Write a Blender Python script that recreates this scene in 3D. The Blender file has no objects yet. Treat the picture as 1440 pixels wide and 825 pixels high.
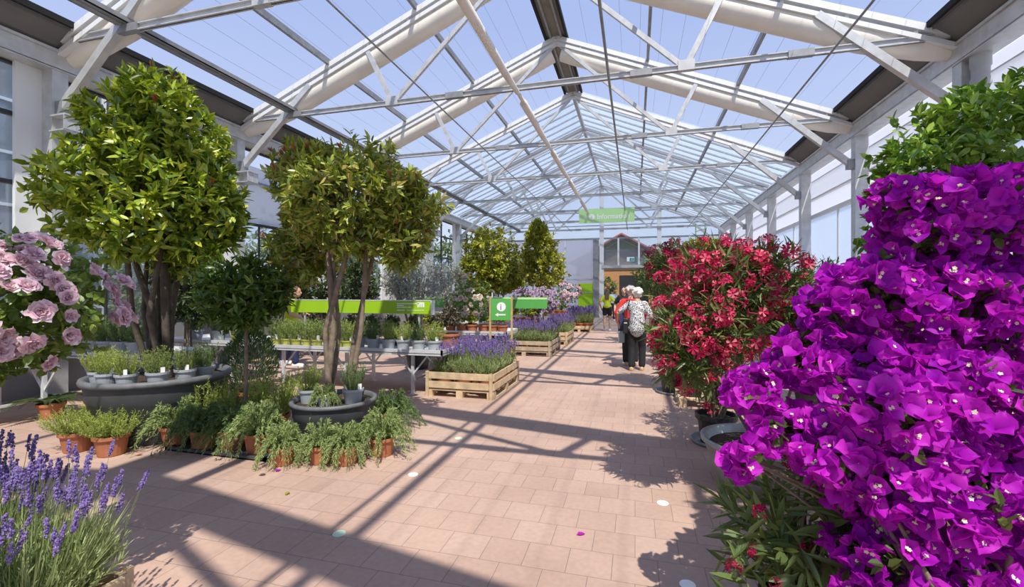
import bpy, math, random
import numpy as np
from mathutils import Vector, Matrix

rng = np.random.default_rng(11)
random.seed(5)
SC = bpy.context.scene
COL = SC.collection
PI = math.pi
A = np.array


# ------------------------------------------------------------------ helpers
def nrm(v):
    v = np.asarray(v, float)
    return v / np.maximum(np.linalg.norm(v, axis=-1, keepdims=True), 1e-9)


def frame_for(d):
    d = nrm(d)
    ref = A([0, 0, 1.0]) if abs(d[2]) < .95 else A([1.0, 0, 0])
    s = nrm(np.cross(d, ref))
    u = np.cross(s, d)
    return d, s, u


class MB:
    """collects shapes and builds ONE mesh object"""

    def __init__(self):
        self.v, self.f, self.m, self.n = [], [], [], 0

    def add(self, V, F, mi=0):
        V = np.asarray(V, float).reshape(-1, 3)
        F = np.asarray(F, int)
        if F.shape[1] == 3:
            F = np.hstack([F, np.full((len(F), 1), -1 - self.n)])
        self.v.append(V)
        self.f.append(F + self.n)
        self.m.append(np.full(len(F), mi))
        self.n += len(V)
        return self

    def box(self, c, s, R=None, mi=0):
        c, s = A(c, float), A(s, float) / 2
        V = A([[x, y, z] for x in (-1, 1) for y in (-1, 1) for z in (-1, 1)], float) * s
        if R is not None:
            V = V @ np.asarray(R, float).T
        F = [[0, 1, 3, 2], [4, 6, 7, 5], [0, 4, 5, 1], [2, 3, 7, 6], [0, 2, 6, 4], [1, 5, 7, 3]]
        return self.add(V + c, F, mi)

    def box2(self, lo, hi, mi=0):
        lo, hi = A(lo, float), A(hi, float)
        return self.box((lo + hi) / 2, np.abs(hi - lo), None, mi)

    def bar(self, p0, p1, w, h, mi=0, up=None):
        """box beam from p0 to p1; w sideways, h along up"""
        p0, p1 = A(p0, float), A(p1, float)
        d, s, u = frame_for(p1 - p0)
        if up is not None:
            s = nrm(np.cross(d, up)); u = np.cross(s, d)
        R = np.stack([d, s, u], axis=1)
        return self.box((p0 + p1) / 2, (np.linalg.norm(p1 - p0), w, h), R, mi)

    def tube(self, pts, rad, n=8, mi=0, cap=True):
        P = np.asarray(pts, float)
        k = len(P)
        r = np.full(k, rad, float) if np.isscalar(rad) else np.asarray(rad, float)
        T = np.zeros_like(P)
        T[1:-1] = P[2:] - P[:-2]
        T[0], T[-1] = P[1] - P[0], P[-1] - P[-2]
        T = nrm(T)
        _, s, u = frame_for(T[0])
        ang = np.linspace(0, 2 * PI, n, endpoint=False)
        V = []
        for i in range(k):
            s = nrm(s - T[i] * np.dot(s, T[i])); u = np.cross(s, T[i])
            V.append(P[i] + r[i] * (np.cos(ang)[:, None] * s + np.sin(ang)[:, None] * u))
        V = np.concatenate(V)
        F = []
        for i in range(k - 1):
            for j in range(n):
                a, b = i * n + j, i * n + (j + 1) % n
                F.append([a, b, b + n, a + n])
        self.add(V, F, mi)
        if cap:
            for ring, flip in ((0, 1), (k - 1, 0)):
                Vc = np.vstack([V[ring * n:(ring + 1) * n], P[ring]])
                self.add(Vc, [[j, n, (j + 1) % n] if not flip else [(j + 1) % n, n, j] for j in range(n)], mi)
        return self

    def lathe(self, prof, n=24, c=(0, 0, 0), mi=0, sx=1, sy=1):
        prof = np.asarray(prof, float)
        ang = np.linspace(0, 2 * PI, n, endpoint=False)
        k = len(prof)
        V = np.zeros((k, n, 3))
        V[:, :, 0] = prof[:, :1] * np.cos(ang) * sx
        V[:, :, 1] = prof[:, :1] * np.sin(ang) * sy
        V[:, :, 2] = prof[:, 1:2]
        F = [[i * n + j, i * n + (j + 1) % n, (i + 1) * n + (j + 1) % n, (i + 1) * n + j] for i in range(k - 1) for j in range(n)]
        return self.add(V.reshape(-1, 3) + A(c, float), F, mi)

    def ball(self, c, r, n=10, mi=0, R=None):
        r = A([r] * 3 if np.isscalar(r) else r, float)
        th = np.linspace(0, PI, n // 2 + 1)
        prof = np.stack([np.sin(th), -np.cos(th)], 1)
        prof[0, 0] = prof[-1, 0] = 1e-4
        ang = np.linspace(0, 2 * PI, n, endpoint=False)
        k = len(prof)
        V = np.zeros((k, n, 3))
        V[:, :, 0] = prof[:, :1] * np.cos(ang); V[:, :, 1] = prof[:, :1] * np.sin(ang); V[:, :, 2] = prof[:, 1:2]
        V = V.reshape(-1, 3) * r
        if R is not None:
            V = V @ np.asarray(R).T
        F = [[i * n + j, i * n + (j + 1) % n, (i + 1) * n + (j + 1) % n, (i + 1) * n + j] for i in range(k - 1) for j in range(n)]
        F += [[0 + j for j in (0, 0, 0, 0)]][:0]
        self.add(V + A(c, float), F, mi)
        return self

    def leaves(self, P, D, N, L, W, fold=.25, droop=.12, mi=0):
        P, D, N = np.asarray(P, float), nrm(D), np.asarray(N, float)
        k = len(P)
        if k == 0:
            return self
        S = nrm(np.cross(D, N)); N = np.cross(S, D)
        L = (np.full(k, L) if np.isscalar(L) else np.asarray(L))[:, None]
        W = (np.full(k, W) if np.isscalar(W) else np.asarray(W))[:, None]
        f = fold * W * .5
        V = np.stack([P,
                      P + D * .32 * L + S * W * .5 + N * f,
                      P + D * .70 * L + S * W * .38 + N * (f * .8 - droop * L * .4),
                      P + D * L - N * droop * L,
                      P + D * .70 * L - S * W * .38 + N * (f * .8 - droop * L * .4),
                      P + D * .32 * L - S * W * .5 + N * f], 1).reshape(-1, 3)
        b = (np.arange(k) * 6)[:, None]
        F = np.concatenate([b + [0, 1, 2, 3], b + [0, 3, 4, 5]])
        return self.add(V, F, mi)

    def blades(self, P, D, N, L, W, mi=0, curve=0.):
        """thin needles: one quad each (tapered)"""
        P, D, N = np.asarray(P, float), nrm(D), np.asarray(N, float)
        k = len(P)
        S = nrm(np.cross(D, N))
        L = (np.full(k, L) if np.isscalar(L) else np.asarray(L))[:, None]
        W = (np.full(k, W) if np.isscalar(W) else np.asarray(W))[:, None]
        V = np.stack([P - S * W * .35, P + S * W * .35, P + D * L * .6 + S * W * .5, P + D * L + curve * A([0, 0, -1.]) * L, P + D * L * .6 - S * W * .5], 1).reshape(-1, 3)
        b = (np.arange(k) * 5)[:, None]
        self.add(V, b + [0, 1, 2, 4], mi)
        F = b + [4, 2, 3]
        F = np.hstack([F - 0, np.full((k, 1), -1)])
        # same vertices, second face (triangle)
        self.n -= len(V)
        self.f.append(np.where(F < 0, -1, F + self.n)); self.m.append(np.full(k, mi))
        self.n += len(V)
        return self

    def blobs(self, P, R, mi=0, stretch=None, axis=None):
        """small octahedra"""
        P = np.asarray(P, float); k = len(P)
        R = (np.full(k, R) if np.isscalar(R) else np.asarray(R))
        o = A([[1, 0, 0], [-1, 0, 0], [0, 1, 0], [0, -1, 0], [0, 0, 1], [0, 0, -1]], float)
        q = rng.normal(size=(k, 3, 3)); q, _ = np.linalg.qr(q)
        V = np.einsum('kij,nj->kni', q, o) * R[:, None, None]
        if stretch is not None:
            V[:, :, 2] *= stretch
        V = (V + P[:, None]).reshape(-1, 3)
        b = (np.arange(k) * 6)[:, None]
        T = [[0, 2, 4], [2, 1, 4], [1, 3, 4], [3, 0, 4], [2, 0, 5], [1, 2, 5], [3, 1, 5], [0, 3, 5]]
        return self.add(V, np.concatenate([b + t for t in T]), mi)

    def merge(self, other, M=None, mi=None):
        for V, F, m in zip(other.v, other.f, other.m):
            pass
        V = np.concatenate(other.v); F = np.concatenate(other.f)
        F = np.where(F < 0, -1, F + self.n)
        if M is not None:
            M = np.asarray(M, float); V = V @ M[:3, :3].T + M[:3, 3]
        self.v.append(V); self.f.append(F); self.m.append(np.concatenate(other.m) if mi is None else np.full(len(F), mi)); self.n += len(V)
        return self

    def mesh(self, name, mats, smooth=False):
        V = np.concatenate(self.v); F = np.concatenate(self.f); MI = np.concatenate(self.m)
        me = bpy.data.meshes.new(name)
        quad = F[:, 3] >= 0
        tot = np.where(quad, 4, 3)
        start = np.concatenate([[0], np.cumsum(tot)[:-1]])
        flat = F.reshape(-1); flat = flat[flat >= 0]
        me.vertices.add(len(V)); me.vertices.foreach_set('co', V.astype(np.float32).ravel())
        me.loops.add(len(flat)); me.loops.foreach_set('vertex_index', flat.astype(np.int32))
        me.polygons.add(len(F)); me.polygons.foreach_set('loop_start', start.astype(np.int32))
        me.polygons.foreach_set('material_index', MI.astype(np.int32))
        me.polygons.foreach_set('use_smooth', np.full(len(F), bool(smooth)))
        for m in (mats if isinstance(mats, (list, tuple)) else [mats]):
            me.materials.append(m)
        me.update(calc_edges=True)
        me.validate()
        return me

    def build(self, name, mats, parent=None, smooth=False):
        return obj(name, self.mesh(name, mats, smooth), parent)


def obj(name, me, parent=None):
    o = bpy.data.objects.new(name, me)
    COL.objects.link(o)
    if parent is not None:
        o.parent = parent
    return o


def thing(name, label, cat, loc=(0, 0, 0), rz=0., group=None, scale=1., kind=None):
    o = bpy.data.objects.new(name, None)
    o.empty_display_size = .1
    COL.objects.link(o)
    o.location = loc
    o.rotation_euler = (0, 0, rz)
    o.scale = (scale,) * 3 if np.isscalar(scale) else scale
    tag(o, label, cat, group, kind)
    return o


def tag(o, label=None, cat=None, group=None, kind=None):
    if label: o['label'] = label
    if cat: o['category'] = cat
    if group: o['group'] = group
    if kind: o['kind'] = kind
    return o


ORD = 'first second third fourth fifth sixth seventh eighth ninth tenth eleventh twelfth thirteenth fourteenth'.split()


def nth(i, side):
    return f'{side}most' if i == 0 else f'{ORD[i]} from the {side}'


# ------------------------------------------------------------------ materials
def nodes(m):
    nt = m.node_tree
    return nt, nt.nodes, nt.links


def mat(name, col, rough=.6, metal=0., bump=0., bscale=30., var=0., vscale=4., emit=None, spec=.5, coords='Object'):
    m = bpy.data.materials.new(name); m.use_nodes = True
    nt, nd, ln = nodes(m)
    b = nd['Principled BSDF']
    b.inputs['Base Color'].default_value = (*col, 1)
    b.inputs['Roughness'].default_value = rough
    b.inputs['Metallic'].default_value = metal
    b.inputs['Specular IOR Level'].default_value = spec
    if emit:
        b.inputs['Emission Color'].default_value = (*emit[:3], 1); b.inputs['Emission Strength'].default_value = emit[3]
    if var or bump:
        tc = nd.new('ShaderNodeTexCoord')
    if var:
        nz = nd.new('ShaderNodeTexNoise'); nz.inputs['Scale'].default_value = vscale; nz.inputs['Detail'].default_value = 5
        ln.new(tc.outputs[coords], nz.inputs['Vector'])
        mr = nd.new('ShaderNodeMapRange'); mr.inputs[1].default_value = .3; mr.inputs[2].default_value = .7
        mr.inputs[3].default_value = 1 - var; mr.inputs[4].default_value = 1 + var
        ln.new(nz.outputs['Fac'], mr.inputs[0])
        hs = nd.new('ShaderNodeHueSaturation'); hs.inputs['Color'].default_value = (*col, 1)
        ln.new(mr.outputs[0], hs.inputs['Value']); ln.new(hs.outputs[0], b.inputs['Base Color'])
    if bump:
        n2 = nd.new('ShaderNodeTexNoise'); n2.inputs['Scale'].default_value = bscale
        ln.new(tc.outputs[coords], n2.inputs['Vector'])
        bp = nd.new('ShaderNodeBump'); bp.inputs['Strength'].default_value = bump; bp.inputs['Distance'].default_value = .01
        ln.new(n2.outputs['Fac'], bp.inputs['Height']); ln.new(bp.outputs[0], b.inputs['Normal'])
    return m


def leafmat(name, cols, trans=.3, tcol=None, rough=.4, spec=.5):
    """cols: colours picked at random per leaf"""
    m = bpy.data.materials.new(name); m.use_nodes = True
    nt, nd, ln = nodes(m)
    b = nd['Principled BSDF']; out = nd['Material Output']
    ge = nd.new('ShaderNodeNewGeometry')
    cr = nd.new('ShaderNodeValToRGB')
    e = cr.color_ramp.elements
    while len(e) < len(cols):
        e.new(.5)
    for i, c in enumerate(cols):
        e[i].position = i / max(1, len(cols) - 1); e[i].color = (*c, 1)
    ln.new(ge.outputs['Random Per Island'], cr.inputs['Fac'])
    ln.new(cr.outputs['Color'], b.inputs['Base Color'])
    b.inputs['Roughness'].default_value = rough
    b.inputs['Specular IOR Level'].default_value = spec
    tr = nd.new('ShaderNodeBsdfTranslucent')
    if tcol is None:
        ln.new(cr.outputs['Color'], tr.inputs['Color'])
    else:
        tr.inputs['Color'].default_value = (*tcol, 1)
    mx = nd.new('ShaderNodeMixShader'); mx.inputs[0].default_value = trans
    ln.new(b.outputs[0], mx.inputs[1]); ln.new(tr.outputs[0], mx.inputs[2]); ln.new(mx.outputs[0], out.inputs['Surface'])
    return m


def glassmat(name, tint=(.9, .95, 1), haze=.1, hazecol=(.8, .85, .9), gloss=.08, rough=.05):
    m = bpy.data.materials.new(name); m.use_nodes = True
    nt, nd, ln = nodes(m)
    nd.remove(nd['Principled BSDF']); out = nd['Material Output']
    t = nd.new('ShaderNodeBsdfTransparent'); t.inputs[0].default_value = (*tint, 1)
    tl = nd.new('ShaderNodeBsdfTranslucent'); tl.inputs[0].default_value = (*hazecol, 1)
    g = nd.new('ShaderNodeBsdfGlossy'); g.inputs['Roughness'].default_value = rough; g.inputs[0].default_value = (1, 1, 1, 1)
    m1 = nd.new('ShaderNodeMixShader'); m1.inputs[0].default_value = haze
    ln.new(t.outputs[0], m1.inputs[1]); ln.new(tl.outputs[0], m1.inputs[2])
    m2 = nd.new('ShaderNodeMixShader'); m2.inputs[0].default_value = gloss
    ln.new(m1.outputs[0], m2.inputs[1]); ln.new(g.outputs[0], m2.inputs[2]); ln.new(m2.outputs[0], out.inputs['Surface'])
    return m


M = {}
M['galv'] = mat('galvanised', (.56, .57, .57), .42, .35, var=.12, vscale=7)
M['galv_dark'] = mat('galvanised_dull', (.30, .31, .32), .5, .4, var=.15, vscale=6)
M['white_steel'] = mat('white_steel', (.78, .79, .78), .45, .1)
M['cream'] = mat('cream_foil', (.84, .79, .70), .45, var=.05, vscale=3, bump=.25, bscale=9)
M['dark_plate'] = mat('dark_plate', (.17, .165, .16), .6, .2, var=.12, vscale=2)
M['brush'] = mat('black_brush', (.012, .012, .013), .9, bump=.8, bscale=90)
M['ridge'] = mat('ridge_board', (.22, .195, .165), .6, .2, var=.15, vscale=3)
M['alu'] = mat('aluminium', (.80, .81, .82), .35, .35, var=.05, vscale=5)
M['grey_pipe'] = mat('grey_pipe', (.42, .44, .45), .5)
M['mullion'] = mat('dark_mullion', (.03, .032, .035), .5)
M['plinth'] = mat('grey_plinth', (.22, .22, .22), .8, var=.1, vscale=3)
M['glass'] = glassmat('clear_glass', (.90, .95, .97), .06)
M['roof_glass'] = glassmat('roof_glass', (.84, .90, .95), .26, (.80, .85, .92), .1, .1)
M['film'] = glassmat('white_film', (.95, .96, .98), .72, (.93, .94, .97), .05, .3)
M['film_blue'] = glassmat('clear_film', (.93, .96, 1.0), .42, (.78, .86, .98), .05, .2)
M['terracotta'] = mat('terracotta', (.42, .155, .07), .75, var=.12, vscale=9, bump=.1, bscale=60)
M['grey_pot'] = mat('grey_pot', (.36, .39, .41), .5, var=.04)
M['lime_pot'] = mat('olive_lime_pot', (.38, .38, .08), .5)
M['black_pot'] = mat('black_pot', (.022, .023, .025), .5)
M['tub'] = mat('grey_tub', (.06, .063, .067), .6, var=.2, vscale=5, bump=.15, bscale=20)
M['tub_rim'] = mat('tub_rim', (.13, .135, .14), .55, var=.2, vscale=14)
M['stone_tub'] = mat('metal_tub', (.36, .37, .36), .45, .45, var=.2, vscale=6)
M['soil'] = mat('soil', (.045, .028, .018), .95, bump=1., bscale=60, var=.5, vscale=40)
M['wood'] = mat('pallet_wood', (.58, .44, .27), .75, var=.2, vscale=9, bump=.2, bscale=40)
M['wood_grey'] = mat('weathered_wood', (.42, .33, .23), .8, var=.2, vscale=9, bump=.2, bscale=40)
M['stake'] = mat('stake_wood', (.50, .37, .16), .7, var=.15, vscale=12)
M['bark'] = mat('bark', (.095, .075, .055), .85, var=.3, vscale=12, bump=.5, bscale=40)
M['bark_pale'] = mat('pale_bark', (.20, .155, .11), .8, var=.3, vscale=14, bump=.4, bscale=50)
M['tag_white'] = mat('white_tag', (.85, .85, .83), .5)
M['sign_lime'] = mat('lime_sign', (.34, .58, .015), .35)
M['sign_green'] = mat('green_sign', (.11, .42, .09), .4)
M['sign_pale'] = mat('pale_green_sign', (.50, .80, .34), .4)
M['sign_white'] = mat('sign_white', (.92, .93, .92), .4)
M['sign_dark'] = mat('sign_dark', (.05, .12, .06), .5)
M['teal'] = mat('exit_teal', (.0, .28, .30), .4)
M['red'] = mat('red_mark', (.55, .03, .02), .5)
M['tray'] = mat('black_tray', (.06, .065, .07), .55, var=.2, vscale=20)
# leaves
M['L_photinia'] = leafmat('photinia_leaf', [(.05, .10, .01), (.13, .22, .018), (.27, .37, .03), (.45, .52, .05), (.55, .58, .07)], .17, (.50, .62, .03), .30, .6)
M['L_photinia_red'] = leafmat('young_red_leaf', [(.30, .10, .05), (.40, .16, .06)], .3)
M['L_photinia_b'] = leafmat('photinia_leaf_olive', [(.06, .10, .014), (.16, .22, .025), (.30, .37, .045), (.42, .46, .07), (.38, .25, .09)], .18, (.48, .54, .05), .33, .55)
M['L_bay'] = leafmat('bay_leaf', [(.03, .07, .015), (.07, .135, .02), (.15, .23, .035)], .15, (.22, .38, .03), .38)
M['L_laurel'] = leafmat('laurel_leaf', [(.06, .15, .02), (.14, .28, .03), (.30, .46, .06), (.42, .56, .09)], .16, (.34, .58, .04), .24, .7)
M['L_rosemary'] = leafmat('rosemary_leaf', [(.16, .22, .06), (.26, .33, .09), (.38, .44, .14)], .22, (.40, .50, .12), .6, .3)
M['L_rosemary_y'] = leafmat('rosemary_fresh_leaf', [(.22, .28, .05), (.38, .45, .09), (.50, .54, .14)], .25, (.52, .62, .12), .6, .3)
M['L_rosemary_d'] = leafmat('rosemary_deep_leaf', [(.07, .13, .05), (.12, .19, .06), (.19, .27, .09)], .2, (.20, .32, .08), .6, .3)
M['L_trail'] = leafmat('trailing_leaf', [(.16, .23, .06), (.28, .36, .12), (.42, .48, .22)], .22, (.40, .5, .16), .6, .3)
M['L_lavender'] = leafmat('lavender_leaf', [(.22, .28, .10), (.34, .41, .17), (.46, .51, .26)], .22, (.42, .52, .18), .7, .2)
M['F_lavender'] = leafmat('lavender_floret', [(.12, .075, .24), (.20, .13, .38), (.30, .23, .52), (.27, .20, .40)], .15, None, .7, .2)
M['L_rose'] = leafmat('rose_leaf', [(.06, .12, .02), (.13, .21, .035), (.24, .32, .06)], .25, (.34, .46, .05), .4)
M['F_rose_pink'] = leafmat('pink_rose_petal', [(.74, .46, .54), (.84, .62, .68), (.90, .76, .79)], .3, None, .6, .2)
M['F_rose_cream'] = leafmat('cream_rose_petal', [(.80, .62, .52), (.86, .76, .64), (.88, .82, .74)], .3, None, .6, .2)
M['F_rose_mauve'] = leafmat('mauve_rose_petal', [(.40, .26, .42), (.52, .37, .52), (.62, .48, .60)], .25, None, .6, .2)
M['L_oleander'] = leafmat('oleander_leaf', [(.07, .11, .035), (.13, .19, .055), (.25, .31, .09)], .22, (.28, .38, .06), .42)
M['F_oleander'] = leafmat('oleander_petal', [(.50, .006, .07), (.66, .015, .11), (.78, .06, .17), (.86, .28, .32)], .3, None, .55, .2)
M['F_oleander_dark'] = leafmat('oleander_bud', [(.32, .004, .05), (.45, .01, .08)], .25, None, .55, .2)
M['L_boug'] = leafmat('bougainvillea_leaf', [(.03, .055, .012), (.07, .11, .02), (.13, .16, .03)], .25, (.2, .3, .03), .45)
M['F_boug'] = leafmat('bougainvillea_bract', [(.32, .004, .44), (.44, .010, .51), (.56, .016, .56), (.68, .04, .62)], .42, (.70, .02, .66), .55, .2)
M['F_boug_white'] = leafmat('bougainvillea_star', [(.80, .72, .45), (.85, .80, .62)], .2, None, .6, .2)
M['L_olive'] = leafmat('silver_leaf', [(.26, .29, .25), (.40, .43, .38), (.54, .56, .51)], .2, None, .6, .3)
M['L_dark'] = leafmat('dark_leaf', [(.03, .05, .02), (.06, .09, .03), (.10, .13, .045)], .2, (.14, .22, .03), .45)
M['L_bronze'] = leafmat('bronze_leaf', [(.06, .05, .035), (.12, .10, .06), (.20, .19, .10)], .15, None, .5)
M['L_euon'] = leafmat('yellow_green_leaf', [(.07, .11, .012), (.20, .25, .02), (.42, .42, .04), (.58, .54, .07)], .28, (.50, .50, .04), .4)
M['L_far'] = leafmat('outdoor_leaf', [(.06, .10, .03), (.12, .17, .05), (.20, .25, .09)], .2, (.25, .35, .07), .6)
M['F_heather'] = leafmat('pale_pink_floret', [(.45, .22, .32), (.60, .36, .44)], .2, None, .7, .2)
M['stem_green'] = mat('green_stem', (.16, .22, .06), .7)

# ------------------------------------------------------------------ camera, sky, sun
YAW = math.atan(173 / 640)
cam = bpy.data.cameras.new('camera'); cam.lens = 16.0; cam.sensor_width = 36; cam.shift_y = -2.5 / 1440
cam.clip_start = .05; cam.clip_end = 500
co = bpy.data.objects.new('camera', cam); COL.objects.link(co)
co.location = (0, 0, 1.55); co.rotation_euler = (PI / 2, 0, YAW)
SC.camera = co
SC.view_settings.view_transform = 'Standard'; SC.view_settings.look = 'None'
SC.view_settings.gamma = 1; SC.view_settings.use_curve_mapping = False
SC.view_settings.exposure = 0.1

w = bpy.data.worlds.new('sky'); SC.world = w; w.use_nodes = True
nt, nd, ln = w.node_tree, w.node_tree.nodes, w.node_tree.links
bg = nd['Background']
tc = nd.new('ShaderNodeTexCoord'); sp = nd.new('ShaderNodeSeparateXYZ'); cr = nd.new('ShaderNodeValToRGB')
ln.new(tc.outputs['Generated'], sp.inputs[0]); ln.new(sp.outputs['Z'], cr.inputs['Fac']); ln.new(cr.outputs[0], bg.inputs['Color'])
e = cr.color_ramp.elements
e[0].position = 0.0; e[0].color = (.72, .79, .90, 1)
e[1].position = 1.0; e[1].color = (.31, .42, .78, 1)
x = e.new(.18); x.color = (.56, .66, .90, 1)
x = e.new(.5); x.color = (.39, .495, .82, 1)
bg.inputs['Strength'].default_value = 1.0

KX, KY = .285, .55          # shadow shift per metre of height: towards -x and +y
sun = bpy.data.lights.new('sun', 'SUN'); sun.energy = 5.0; sun.angle = math.radians(.53); sun.color = (1, .95, .87)
so = bpy.data.objects.new('sun', sun); COL.objects.link(so)
so.rotation_euler = Vector((KX, -KY, 1)).to_track_quat('Z', 'Y').to_euler()
so.location = (6, -12, 22)

# ------------------------------------------------------------------ dimensions of the hall
XL, XR, XM = -8.3, 4.5, -1.9
ZE, ZR = 5.3, 7.95
SL = (ZR - ZE) / (XR - XM)
def zr(x): return ZR - SL * abs(x - XM)
YK = [-1.55, 1.4, 4.81, 8.05, 11.29, 14.53, 17.77, 21.01, 24.25, 27.5]
YB, YO, YE = -5.0, 14.53, 27.5

# floor
def floormat():
    m = bpy.data.materials.new('red_pavers'); m.use_nodes = True
    nt, nd, ln = nodes(m); b = nd['Principled BSDF']
    tc = nd.new('ShaderNodeTexCoord')
    br = nd.new('ShaderNodeTexBrick'); br.offset = .5; br.squash = 1
    br.inputs['Scale'].default_value = 1; br.inputs['Brick Width'].default_value = .25; br.inputs['Row Height'].default_value = .25
    br.inputs['Mortar Size'].default_value = .0022; br.inputs['Mortar Smooth'].default_value = .3; br.inputs['Bias'].default_value = 0
    br.inputs['Color1'].default_value = (.470, .325, .255, 1); br.inputs['Color2'].default_value = (.430, .288, .222, 1); br.inputs['Mortar'].default_value = (.20, .145, .12, 1)
    ln.new(tc.outputs['Object'], br.inputs['Vector'])
    n1 = nd.new('ShaderNodeTexNoise'); n1.inputs['Scale'].default_value = .9; n1.inputs['Detail'].default_value = 6
    n2 = nd.new('ShaderNodeTexNoise'); n2.inputs['Scale'].default_value = 28; n2.inputs['Detail'].default_value = 4
    ln.new(tc.outputs['Object'], n1.inputs['Vector']); ln.new(tc.outputs['Object'], n2.inputs['Vector'])
    r1 = nd.new('ShaderNodeMapRange'); r1.inputs[1].default_value = .3; r1.inputs[2].default_value = .7; r1.inputs[3].default_value = .86; r1.inputs[4].default_value = 1.14
    r2 = nd.new('ShaderNodeMapRange'); r2.inputs[1].default_value = .3; r2.inputs[2].default_value = .7; r2.inputs[3].default_value = .94; r2.inputs[4].default_value = 1.06
    ln.new(n1.outputs['Fac'], r1.inputs[0]); ln.new(n2.outputs['Fac'], r2.inputs[0])
    mu = nd.new('ShaderNodeMath'); mu.operation = 'MULTIPLY'; ln.new(r1.outputs[0], mu.inputs[0]); ln.new(r2.outputs[0], mu.inputs[1])
    hs = nd.new('ShaderNodeHueSaturation'); ln.new(br.outputs['Color'], hs.inputs['Color']); ln.new(mu.outputs[0], hs.inputs['Value'])
    # grey worn patches
    n3 = nd.new('ShaderNodeTexNoise'); n3.inputs['Scale'].default_value = .55; n3.inputs['Detail'].default_value = 3
    ln.new(tc.outputs['Object'], n3.inputs['Vector'])
    r3 = nd.new('ShaderNodeMapRange'); r3.inputs[1].default_value = .52; r3.inputs[2].default_value = .75; r3.inputs[3].default_value = 0; r3.inputs[4].default_value = .35
    ln.new(n3.outputs['Fac'], r3.inputs[0])
    mx = nd.new('ShaderNodeMixRGB'); mx.inputs[2].default_value = (.48, .385, .32, 1)
    ln.new(r3.outputs[0], mx.inputs[0]); ln.new(hs.outputs[0], mx.inputs[1]); ln.new(mx.outputs[0], b.inputs['Base Color'])
    b.inputs['Roughness'].default_value = .75
    bp = nd.new('ShaderNodeBump'); bp.inputs['Strength'].default_value = .35; bp.inputs['Distance'].default_value = .004
    ln.new(n2.outputs['Fac'], bp.inputs['Height']); ln.new(bp.outputs[0], b.inputs['Normal'])
    return m
fl = MB().box2((XL - .3, YB, -.12), (XR + .3, YE + .2, 0)).build('floor', floormat())
tag(fl, 'reddish square concrete pavers covering the whole hall floor', 'floor', None, 'structure')
M['yard'] = mat('yard_ground', (.36, .32, .27), .9, var=.15, vscale=1.2)
gd = MB().box2((-90, -40, -.3), (90, 140, -.125)).build('ground', M['yard'])
tag(gd, 'pale yard ground outside the glass hall', 'ground', None, 'structure')

def S(name, label, cat):
    return thing(name, label, cat, kind='structure')

def place_words(k, n=len(YK)):
    return ['behind the viewer', 'above the viewer', 'nearest of those in view', 'second nearest in view', 'third in view', 'fourth in view, where the glazed roof begins', 'first beyond the start of the glazed roof', 'over the hanging information sign', 'last before the far gable', 'standing in the far gable'][k]

# ------------------------------------------------------------------ columns
def column(side, k):
    x = XR + .12 if side > 0 else XL - .12
    y = YK[k]
    wds = 'right' if side > 0 else 'left'
    r = S('steel_column', f'galvanised steel column along the {wds} wall, {place_words(k)}', 'column')
    MB().box2((x - .12, y - .10, 0), (x + .12, y + .10, 4.86)).build('post', M['galv'], r)
    MB().box2((x - .2, y - .17, 0), (x + .2, y + .17, .02)).build('base_plate', M['galv_dark'], r)
    if side < 0:
        xi = x + .12
        c = MB()
        c.box2((xi, y - .14, 4.12), (xi + .34, y + .14, 4.14)); c.box2((xi, y - .14, 3.90), (xi + .30, y + .14, 3.92))
        c.box2((xi, y - .01, 3.92), (xi + .32, y + .01, 4.12)); c.box2((xi + .30, y - .14, 3.92), (xi + .315, y + .14, 4.12))
        c.build('bracket', M['galv'], r)
    if side > 0 and k == 3:
        p = MB(); xx = x + .02; yy = y - .24
        p.tube([(xx, yy, 0), (xx, yy, 4.45)], .085, 14)
        dp = p.build('downpipe', M['grey_pipe'], r, True)
        p = MB(); p.lathe([(.1, 4.4), (.115, 4.42), (.115, 4.5), (.1, 4.52), (.1, 4.66), (.115, 4.68), (.115, 4.84)], 16, (xx, yy, 0))
        p.build('pipe_collar', M['grey_pipe'], dp, True)
for k in range(2, len(YK)):
    column(1, k); column(-1, k)

# gutters: a galvanised box beam along each wall
for side, wds in ((1, 'right'), (-1, 'left')):
    x = XR if side > 0 else XL
    r = S('eaves_beam', f'long galvanised gutter beam along the top of the {wds} wall', 'beam')
    g = MB()
    def bx(x0, x1, z0, z1): g.box2((x + side * x0, YB, z0), (x + side * x1, YE, z1))
    bx(-.02, .30, 4.84, 4.87); bx(-.02, .01, 4.86, 5.12); bx(-.05, .06, 5.10, 5.14); bx(.27, .30, 4.86, 5.30)
    bx(.0, .05, 4.94, 4.97)
    g.build('gutter', M['galv'], r)
    if True:
        g = MB()
        a0 = A([x - side * .36, 0, zr(x - side * .36) - .03]); a1 = A([x + side * .20, 0, zr(x) - .28])
        V = []
        for y in (YB, YO):
            for p, dz in ((a0, 0), (a1, 0), (a1, .05), (a0, .05)):
                V.append([p[0], y, p[2] + dz])
        g.add(V, [[0, 1, 5, 4], [1, 2, 6, 5], [2, 3, 7, 6], [3, 0, 4, 7], [0, 3, 2, 1], [4, 5, 6, 7]])
        g.bar((a0[0] + side * .06, YB, a0[2] - .035), (a0[0] + side * .06, YO, a0[2] - .035), .05, .04)
        g.build('eaves_panel', M['dark_plate'], r)
        g = MB().bar((a0[0] - side * .01, YB, a0[2] + .02), (a0[0] - side * .01, YO, a0[2] + .02), .05, .09)
        g.build('brush_strip', M['brush'], r)

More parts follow.
